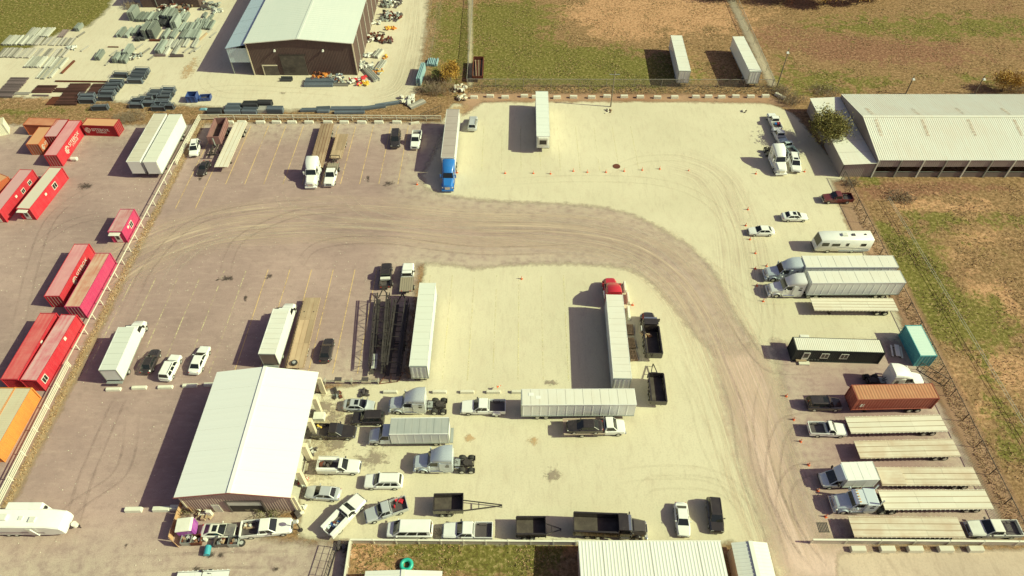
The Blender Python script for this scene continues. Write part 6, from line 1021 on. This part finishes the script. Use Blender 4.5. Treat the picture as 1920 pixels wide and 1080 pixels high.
row('steel stack from the left in the third row of the steel yard', [(229, 63), (243, 64), (257, 60), (268, 58), (312, 66), (328, 66), (346, 68), (354, 68), (362, 68), (371, 68)], GAL, 4.0, 1.15, .8, 'third row of the steel yard')
row('low steel stack from the left in the fourth row of the steel yard', [(318, 84), (328, 84), (338, 83), (350, 82), (367, 83), (314, 97), (331, 96)], GALP, 4.0, 1.0, .5, 'fourth row of the steel yard')
row('short low stack from the left near the right end of the second row', [(372, 41), (382, 41), (390, 41), (385, 30), (396, 34)], GAL, 2.4, .9, .5, 'short stacks')
bundle('left low beam pile below the long steel stack', 301, 105, 2.8, .8, .5, PURP, 0); bundle('right low beam pile below the long steel stack', 332, 106, 3.2, .8, .5, PURP, 0); bundle('rusty red beam at the foot of the twin tall stacks', 293, 77, 3.0, .6, .4, RUST, 0); bundle('long thin beam on the pale ground left of the isolated group', 212, 89, 2.6, .25, .2, RUST, 0, 1); bundle('tan timber pile at the right of the fourth row', 381, 70, 3.5, .4, .3, WOOD, 75, 2)
# steel racks with dark contents
def rack(label, px, py, L=3.2, w=1.3, h=1.1, ang=0, g='dark steel racks'):
    c = G(px, py); o = thing('steel_rack', label, 'rack', c, math.radians(ang) + random.uniform(-.06, .06), g); mb = MB()
    for xx in (-L / 2, L / 2): mb.bar((xx, -w / 2, 0), (xx, -w / 2, h), .07).bar((xx, w / 2, 0), (xx, w / 2, h), .07).bar((xx, -w / 2, h), (xx, w / 2, h), .07).bar((xx, -w / 2, .1), (xx, w / 2, .1), .07)
    for yy in (-w / 2, w / 2): mb.bar((-L / 2, yy, h), (L / 2, yy, h), .06).bar((-L / 2, yy, .1), (L / 2, yy, .1), .06)
    part('frame', mb, BLST, o, key=('rackf', L, w, h))
    for k in range(4): part('post_bundle', MB().box(-L / 2 + .1, L / 2 - .1, -w * .11, w * .11, 0, h * .72), [DKST, BLST][k % 2], o, key=('rackc', L, w, h, k % 2), loc=(random.uniform(-.15, .15), -w * .36 + w * .24 * k, .1))
    return o
for i, (px, py) in enumerate([(268, 136), (265, 141), (262, 147), (256, 155), (229, 144), (221, 157), (216, 164), (210, 171), (204, 178), (200, 187), (166, 184), (166, 192), (190, 205), (318, 172), (315, 179), (310, 186), (307, 196), (296, 176), (293, 183), (276, 188), (281, 198), (262, 192), (258, 201), (316, 203), (300, 206)]):
    rack('dark steel rack number %d counted from the top right of the racks above the containers' % (i + 1) if False else '%s steel rack in the %s rack field, counted from its top right corner' % (ORD[i if i < 13 else i - 13], 'left' if i < 13 else 'right'), px, py, 3.3 if i < 13 else 2.9, 1.15, 1.15)
# blue skip
c = G(364, 188); o = thing('blue_skip', 'dark blue open skip with a low blue bin beside it in the north yard', 'skip', c, .05); SK = paint('navy_blue_paint', (.02, .06, .24), .5, 0, 0, .25); dump_body(o, -1.2, 1.0, .1, 1.5, SK, 1.0, key='tub')
c = G(386, 186); o = thing('blue_bin', 'low torn blue bin right of the dark blue skip', 'bin', c, .1); dump_body(o, -1.2, 1.2, .05, .7, SK, .8, key='tub')
c = G(381, 205); tag(part('blue_tarp_scrap', MB().frus((-.9, .9, -.5, .5, 0), (-.5, .6, -.3, .2, .3)), paint('blue_tarp', (.15, .32, .40), .6), None, bev=.08, loc=c), 'crumpled blue tarp in the weeds below the blue skip', 'tarp')
# stacks along the fence above the asphalt lot
for i, (px, py, L, h, m) in enumerate([(404, 212, 3.0, .9, DKST), (439, 203, 3.0, .9, BLST), (438, 211, 3.4, .9, BLST), (471, 201, 3.2, 1.2, DKST), (470, 211, 3.2, .9, BLST), (497, 199, 3.2, 1.2, DKST), (518, 210, 3.4, 1.1, BLST), (497, 209, 2.6, .9, GALP)]): bundle('%s blue grey steel crate from the left just behind the lot fence' % ORD[i], px, py, L, 1.6, h, m, 0, 4, group='steel crates behind the lot fence')
for i, (px, py, L, a) in enumerate([(580, 208, 3.5, 3), (606, 205, 3.0, 4), (607, 210, 2.6, 0), (650, 205, 7.0, 2), (655, 212, 6.5, 2), (700, 203, 5.5, 12), (730, 196, 6.0, 14)]): bundle('%s blue steel beam bundle from the left in the strip behind the lot fence' % ORD[i], px, py, L, 1.0, .5, BLST, a, 3, group='beam bundles behind the lot fence')
bundle('grey angled steel sheets at the right end of the beam strip', 782, 196, 4.0, 1.8, .3, GALG, 40); load('stone_heap', 'white stone heap at the right end of the beam strip', 'stones', 764, 190, .02, 3.0, [CONC, OFFW], 14)
bundle('low dark steel bundle in front of the brown warehouse door', 538, 150, 2.6, 1.6, .5, DKST, 0); bundle('long blue grey beam bundle in front of the brown warehouse', 599, 157, 6.5, 3.0, .7, BLST, 0); bundle('short grey beam bundle at the end of the long warehouse beams', 638, 160, 4.0, 1.0, .4, GALG, 0)
bundle('pale blue steel bundle standing in the brush right of the north drive', 790, 146, 6.8, 1.1, 1.9, streaky('pale_blue_steel', (.28, .42, .46), (.2, .34, .40), .5, 'x', .5, .5), 86, 3); bundle('short blue grey steel bundle above the pale blue one in the brush', 811, 119, 2.8, 2.6, .6, streaky('pale_blue_steel', (.28, .42, .46), (.2, .34, .40), .5, 'x', .5, .5), 85)
OR2 = paint('orange_machine_paint', (.65, .22, .03), .5, 0, 0, .2); YL2 = paint('yellow_machine_paint', (.70, .42, .04), .5, 0, 0, .2)
for lab, px, py, ms, sz, n in [('orange machine parts against the brown warehouse front', 604, 144, [OR2, OR2, RUST], 4.0, 16), ('white and pink parts heap right of the orange machines', 632, 150, [OFFW, STEEL, RUST, BLST], 3.2, 14), ('red rack frames at the warehouse corner', 668, 155, [RUST, RED, OFFW], 3.4, 14), ('yellow frames beside the north drive bend', 682, 157, [YL2, OFFW], 2.0, 8), ('pale blocks and rails heap at the warehouse right corner', 686, 125, [OFFW, STEEL, GALP], 3.6, 16), ('yellow container parts beside the north drive', 708, 135, [YL2, OR2, STEEL], 2.4, 8), ('yellow machine part on the drive edge', 722, 108, [YL2, OR2], 1.6, 5), ('white tank boxes along the warehouse right wall', 688, 105, [OFFW, WHITE, STEEL], 2.4, 8), ('rust brown scrap heap beside the warehouse wall', 705, 72, [RUST, RUST, OFFW, DKGREY], 4.0, 20), ('orange vehicle part among the scrap beside the warehouse', 733, 55, [OR2, YL2], 2.4, 6), ('dark red machine beside the north drive', 726, 77, [RUST, MAROON, DKGREY], 3.0, 9), ('grey and rust scrap strip at the top beside the warehouse', 735, 33, [STEEL, GAL, DKGREY, RUST, OFFW], 5.0, 24), ('grey scrap heap at the very top beside the warehouse', 735, 8, [STEEL, GAL, DKGREY, OFFW], 5.0, 20), ('white scrap heap upper left of the warehouse scrap strip', 706, 43, [OFFW, STEEL], 2.2, 8), ('brown scrap heap in front of the dark shed at the top', 318, 16, [RUST, WOODB, DKGREY, OFFW], 5.0, 22), ('second brown scrap heap right of the first before the dark shed', 345, 18, [RUST, WOODB, DKGREY, STEEL], 4.0, 18), ('grey scrap right of the dark shed', 395, 14, [STEEL, DKGREY, GAL], 4.5, 18), ('white scrap sheets at the right end of the shed scrap', 411, 22, [OFFW, STEEL], 2.5, 8), ('white rubble on the bare corner by the field fence', 863, 168, [CONC, OFFW, WOOD], 2.6, 16), ('pale timber heap down the corner by the blue truck trailer', 866, 185, [WOOD, CONC], 2.0, 12), ('white scraps at the end of the second flat steel row', 134, 91, [OFFW, STEEL], 2.0, 8), ('scattered grey steel scraps right of the isolated group', 254, 108, [STEEL, OFFW, DKGREY], 3.0, 12)]: load('scrap_heap', lab, 'scrap', px, py, .02, sz, ms, n)
bundle('crossed pale rails leaning at the warehouse right corner', 695, 140, 7.0, 1.8, .5, GALP, 125); bundle('pale rails beside the yellow parts on the drive edge', 714, 125, 4.5, 1.6, .5, GALP, 75); bundle('grey rails nearest the drive at the warehouse corner', 709, 103, 3.6, 1.6, .6, GALP, 75)
load('debris_pile', 'sandy debris at the foot of the utility pole', 'debris', 1138, 209, .02, 1.6, [CONC, WOODB], 6); load('debris_pile', 'small debris heap near the right end of the concrete blocks', 'debris', 1397, 209, .02, 1.0, [DKGREY, CONC], 4)
row('thin grey rail bundle from the left scattered between the steel rows', [(152, 66), (160, 92), (214, 100), (205, 118), (262, 88), (275, 96), (286, 108), (350, 95), (362, 96), (372, 92), (392, 60), (400, 66)], GALG, 2.6, .5, .25, 'scattered rails', 70)
row('dark steel pile from the left in the dark gap of the steel yard', [(296, 47), (308, 44), (319, 46), (262, 72), (272, 70)], DKST, 3.4, 1.3, .7, 'dark piles')
# ================================================================ plants
def crown_mesh(name, centre, rad, n, leaf, mat, clumps, seed, flat=.8):
    r = np.random.default_rng(seed); C = r.normal(size=(clumps, 3)); C /= np.linalg.norm(C, axis=1)[:, None]; C *= (r.uniform(.25, 1, clumps) ** .6)[:, None] * np.array(rad) * .8
    k = r.integers(0, clumps, n); cr = r.uniform(.18, .42, clumps) * max(rad); P = C[k] + r.normal(size=(n, 3)) * (cr[k] * .5)[:, None] * np.array([1, 1, flat]) + np.array(centre)
    a = r.normal(size=(n, 3)); a /= np.linalg.norm(a, axis=1)[:, None]; b = np.cross(a, r.normal(size=(n, 3))); b /= np.linalg.norm(b, axis=1)[:, None]; s = (leaf * r.uniform(.5, 1.3, n))[:, None]
    V = np.stack([P - a * s, P + b * s * .5, P + a * s, P - b * s * .5], 1).reshape(-1, 3); V[:, 2] = np.maximum(V[:, 2], .05)
    me = bpy.data.meshes.new(name); me.vertices.add(len(V)); me.vertices.foreach_set('co', V.ravel()); me.loops.add(len(V)); me.loops.foreach_set('vertex_index', np.arange(len(V), dtype=np.int32)); me.polygons.add(n); me.polygons.foreach_set('loop_start', np.arange(0, 4 * n, 4, dtype=np.int32)); me.update(calc_edges=True); me.materials.append(mat); return me
BARK = paint('bark', (.14, .11, .085), .95, 0, 0, .2); TWIG = paint('bare_twigs', (.30, .23, .17), .95, 0, 0, .2)
def tree(label, base, h, rad, mat, n=5000, leaf=.16, clumps=40, seed=1, stems=1, name='tree', cat='tree', lift=.62):
    o = thing(name, label, cat, base); rr = random.Random(seed); mb = MB()
    for s in range(stems):
        bx, by = (rr.uniform(-.4, .4), rr.uniform(-.4, .4)) if stems > 1 else (0, 0); mb.cyl((bx, by, 0), (bx * 1.5, by * 1.5, h * .5), .035 * h / stems ** .5, 8, .02 * h / stems ** .5)
        for k in range(6):
            a = rr.uniform(0, 6.28); q = rr.uniform(.3, .5) * h; mb.cyl((bx * 1.4, by * 1.4, q), (bx + rad[0] * .75 * math.cos(a), by + rad[1] * .75 * math.sin(a), min(h * .95, q + h * rr.uniform(.15, .42))), .014 * h, 6, .004 * h)
    part('trunk', mb, BARK, o); part('crown', crown_mesh('crown', (0, 0, h * lift), rad, n, leaf, mat, clumps, seed), mat, o); return o
OLIVE = leafm('olive_leaves', (.09, .085, .018), (.20, .175, .04), (.36, .29, .09)); GOLD = leafm('golden_leaves', (.30, .15, .02), (.50, .30, .04), (.42, .22, .06)); REDL = leafm('red_autumn_leaves', (.20, .03, .02), (.34, .08, .03), (.28, .12, .05)); BRNL = leafm('brown_scrub', (.14, .09, .05), (.24, .17, .10), (.34, .25, .15)); GRNL = leafm('green_weeds', (.06, .075, .015), (.14, .15, .04), (.22, .20, .07))
tree('olive green tree beside the annex of the long barn', (64.0, 115.5, 0), 8.0, (4.2, 4.6, 2.6), OLIVE, 11000, .17, 70, 3)
tree('orange autumn tree at the top edge, its dark shadow on the grass', G(1545, 9), 7, (5, 4, 2.6), GOLD, 9000, .22, 60, 5); tree('red autumn tree at the top edge right of the orange one', G(1640, -2), 5, (4, 3.5, 2.4), REDL, 5000, .2, 40, 6); tree('brown autumn tree at the top edge left of the fence path', G(1370, -6), 7, (7, 4.5, 3.2), BRNL, 7000, .22, 50, 8); tree('yellow autumn tree at the top edge between the orange and red trees', G(1606, 9), 5.5, (3, 2.6, 1.8), GOLD, 6000, .2, 40, 9); tree('dark red tree at the top edge right of the fence path', G(1470, 2), 7, (5.5, 4, 3), REDL, 6000, .2, 40, 10)
tree('golden bush behind the right end of the long barn roof', G(1878, 170), 4.6, (4.2, 2.6, 1.8), GOLD, 3800, .16, 40, 11, 3, 'bush', 'bush'); tree('golden leaved bush in the brush above the blue truck trailer', G(846, 152), 4.6, (2.4, 3.0, 1.8), GOLD, 4600, .14, 30, 12, 3, 'bush', 'bush'); tree('green leaved bush beside the golden bush in the brush', G(818, 152), 2.8, (1.6, 1.6, 1.0), GRNL, 1600, .14, 24, 13, 3, 'bush', 'bush')
def brush(label, base, r, h, n, mat, seed, name='brush', cat='brush'):
    rr = random.Random(seed); mb = MB()
    for k in range(n):
        a = rr.uniform(0, 6.28); q = r * math.sqrt(rr.random()); p = Vector((q * math.cos(a), q * math.sin(a) * .7, 0)); t = p + Vector((rr.uniform(-.7, .7), rr.uniform(-.7, .7), h * rr.uniform(.5, 1.1))); mb.bar(p, t, .035)
        for _ in range(3): u = p.lerp(t, rr.uniform(.4, .9)); mb.bar(u, u + Vector((rr.uniform(-.5, .5), rr.uniform(-.5, .5), rr.uniform(.1, .5))), .025)
    o = thing(name, label, cat, base); part('twigs', mb, TWIG, o); part('leaves', crown_mesh('leaves', (0, 0, h * .35), (r * .8, r * .6, h * .4), n * 9, .10, mat, 20, seed), mat, o); return o
for i, (lab, px, py, r, h) in enumerate([('bare grey brush thicket above the blue truck trailer', 828, 172, 3.6, 2.6), ('bare brush on the corner left of the golden bush', 803, 170, 2.4, 1.6), ('dry brush thicket at the corner where the field fence meets the right fence', 1480, 190, 3.4, 1.8), ('dark brush along the upper fence corner above the right row of pickups', 1462, 172, 2.2, 1.6), ('dry bush on the verge behind the orange container', 250, 222, 3.0, 1.2), ('dry bush between the white trailers and the steel racks', 232, 224, 2.2, 1.0), ('low brown shrub in the field right of the tall light pole', 1545, 172, 3.5, 1.0), ('grey dead brush in the dirt field below the barn', 1690, 372, 3.0, .8), ('bare brush right of the golden bush by the barn roof', 1905, 172, 3.2, 2.4), ('brown scrub below the dark shed at the top', 248, 14, 2.4, 1.6), ('low weeds below the shop south wall', 505, 962, 2.2, .7), ('green weeds at the shop lower left corner', 352, 958, 1.4, .8), ('dry shrub beside the dark red pickup by the fence', 1597, 345, 1.6, 1.0)]): brush(lab, G(px, py), r, h, int(26 * r), [BRNL, GRNL][i in (1, 10, 11)], 30 + i)
# grass: uncountable tufts, one object per kind
def tufts(name, label, zones, mat, seed, hgt=(.06, .22)):
    r = np.random.default_rng(seed); PP = []
    for poly, dens in zones:
        A = np.array([tuple(G(*p)[:2]) for p in poly]); lo, hi = A.min(0), A.max(0); n = int((hi - lo).prod() * dens); P = r.uniform(lo, hi, (n, 2)); cl = np.sin(P[:, 0] * .55 + 1.3 * np.sin(P[:, 1] * .31)) + np.sin(P[:, 1] * .62 + np.sin(P[:, 0] * .27) * 2); PP.append(P[(sdist(P, A.tolist()) > 0) & (cl + r.normal(size=n) * .7 > .2)])
    P = np.concatenate(PP); m = len(P); B = 3; V = np.zeros((m, B, 3, 3))
    for b in range(B):
        a = r.uniform(0, 6.28, m); d = np.stack([np.cos(a), np.sin(a)], 1); h = r.uniform(*hgt, m); w = r.uniform(.03, .08, m)[:, None]; off = r.normal(size=(m, 2)) * .08; pr = np.stack([-d[:, 1], d[:, 0]], 1)
        V[:, b, 0, :2] = P + off - pr * w; V[:, b, 1, :2] = P + off + pr * w; V[:, b, 2, :2] = P + off + d * (h * .8)[:, None]; V[:, b, 2, 2] = h; V[:, b, :2, 2] = .0
    V = V.reshape(-1, 3); n = len(V) // 3; me = bpy.data.meshes.new(name); me.vertices.add(len(V)); me.vertices.foreach_set('co', V.ravel()); me.loops.add(len(V)); me.loops.foreach_set('vertex_index', np.arange(len(V), dtype=np.int32)); me.polygons.add(n); me.polygons.foreach_set('loop_start', np.arange(0, 3 * n, 3, dtype=np.int32)); me.update(calc_edges=True); me.materials.append(mat)
    o = bpy.data.objects.new(name, me); COL.objects.link(o); o['kind'] = 'stuff'; tag(o, label, 'grass'); return o
F1 = [(892, -10), (1360, -10), (1440, 160), (892, 162)]; F2 = [(1400, -10), (1930, -10), (1930, 172), (1560, 174), (1480, 160)]; F3 = [(1612, 345), (1930, 345), (1930, 1010), (1850, 850), (1720, 580)]; F4 = [(665, 1022), (1080, 1022), (1000, 1080), (665, 1080)]; F5 = [(-20, -10), (205, -10), (150, 50), (-20, 95)]; F6 = [(-20, 190), (200, 196), (400, 212), (400, 216), (-20, 222)]; F7 = [(808, -10), (878, -10), (880, 160), (860, 200), (790, 205), (700, 214), (520, 216), (770, 200), (800, 150)]
SPEC = (.0, 0)
tufts('dry_grass', 'dry straw grass over the fields around the yard', [(F1, 3), (F2, 2.2), (F3, 6), (F4, 7), (F5, 1.6), (F6, 5), (F7, 5)], leafm('dry_grass_blades', (.26, .15, .075), (.42, .26, .14), (.60, .40, .24)), 21); tufts('green_grass', 'short green grass patches in the fields and on the lawn', [(F1[:], 2.2), ([(900, 90), (1250, 100), (1430, 150), (892, 160)], 2.5), (F2, 1.0), ([(1650, 440), (1720, 430), (1790, 560), (1760, 620), (1720, 560)], 6), (F4, 7), (F5, 3), (F6, 3), ([(1480, 120), (1640, 130), (1620, 172), (1500, 172)], 1.4)], leafm('green_grass_blades', (.08, .085, .018), (.15, .14, .035), (.24, .19, .065)), 22)
c0 = [( -66.6, 34), (-65.4, 34), (-65.3, 100), (-65.6, 123), (-66.8, 123)]
def strip(name, label, x0, x1, y0, y1, n, mat, seed):
    r = np.random.default_rng(seed); P = np.stack([r.uniform(x0, x1, n), r.uniform(y0, y1, n), np.zeros(n)], 1); V = []
    for p in P:
        for _ in range(3):
            a = r.uniform(0, 6.28); h = r.uniform(.06, .28); d = np.array([math.cos(a), math.sin(a), 0]); q = np.array([-d[1], d[0], 0]) * .06; V += [p - q, p + q, p + d * .2 + np.array([0, 0, h])]
    me = bpy.data.meshes.new(name); me.from_pydata([tuple(v) for v in V], [], [(3 * i, 3 * i + 1, 3 * i + 2) for i in range(len(V) // 3)]); me.materials.append(mat); o = bpy.data.objects.new(name, me); COL.objects.link(o); o['kind'] = 'stuff'; tag(o, label, 'weeds')
strip('fence_weeds', 'dry weeds along the foot of the left white fence', -66.9, -65.8, 34, 124, 1500, bpy.data.materials['dry_grass_blades'], 41); strip('fence_weeds', 'dark dry weeds along the right chain link fence', 63.9, 66.2, 34, 104, 2600, bpy.data.materials['dry_grass_blades'], 42); strip('fence_weeds', 'dry weeds along the lot fence below the beam strip', -62, -15, 123.9, 125.6, 1500, bpy.data.materials['dry_grass_blades'], 43); strip('fence_weeds', 'weeds along the chain link fence below the green field', -10, 59, 134.4, 138.0, 2600, bpy.data.materials['brown_scrub'], 44)
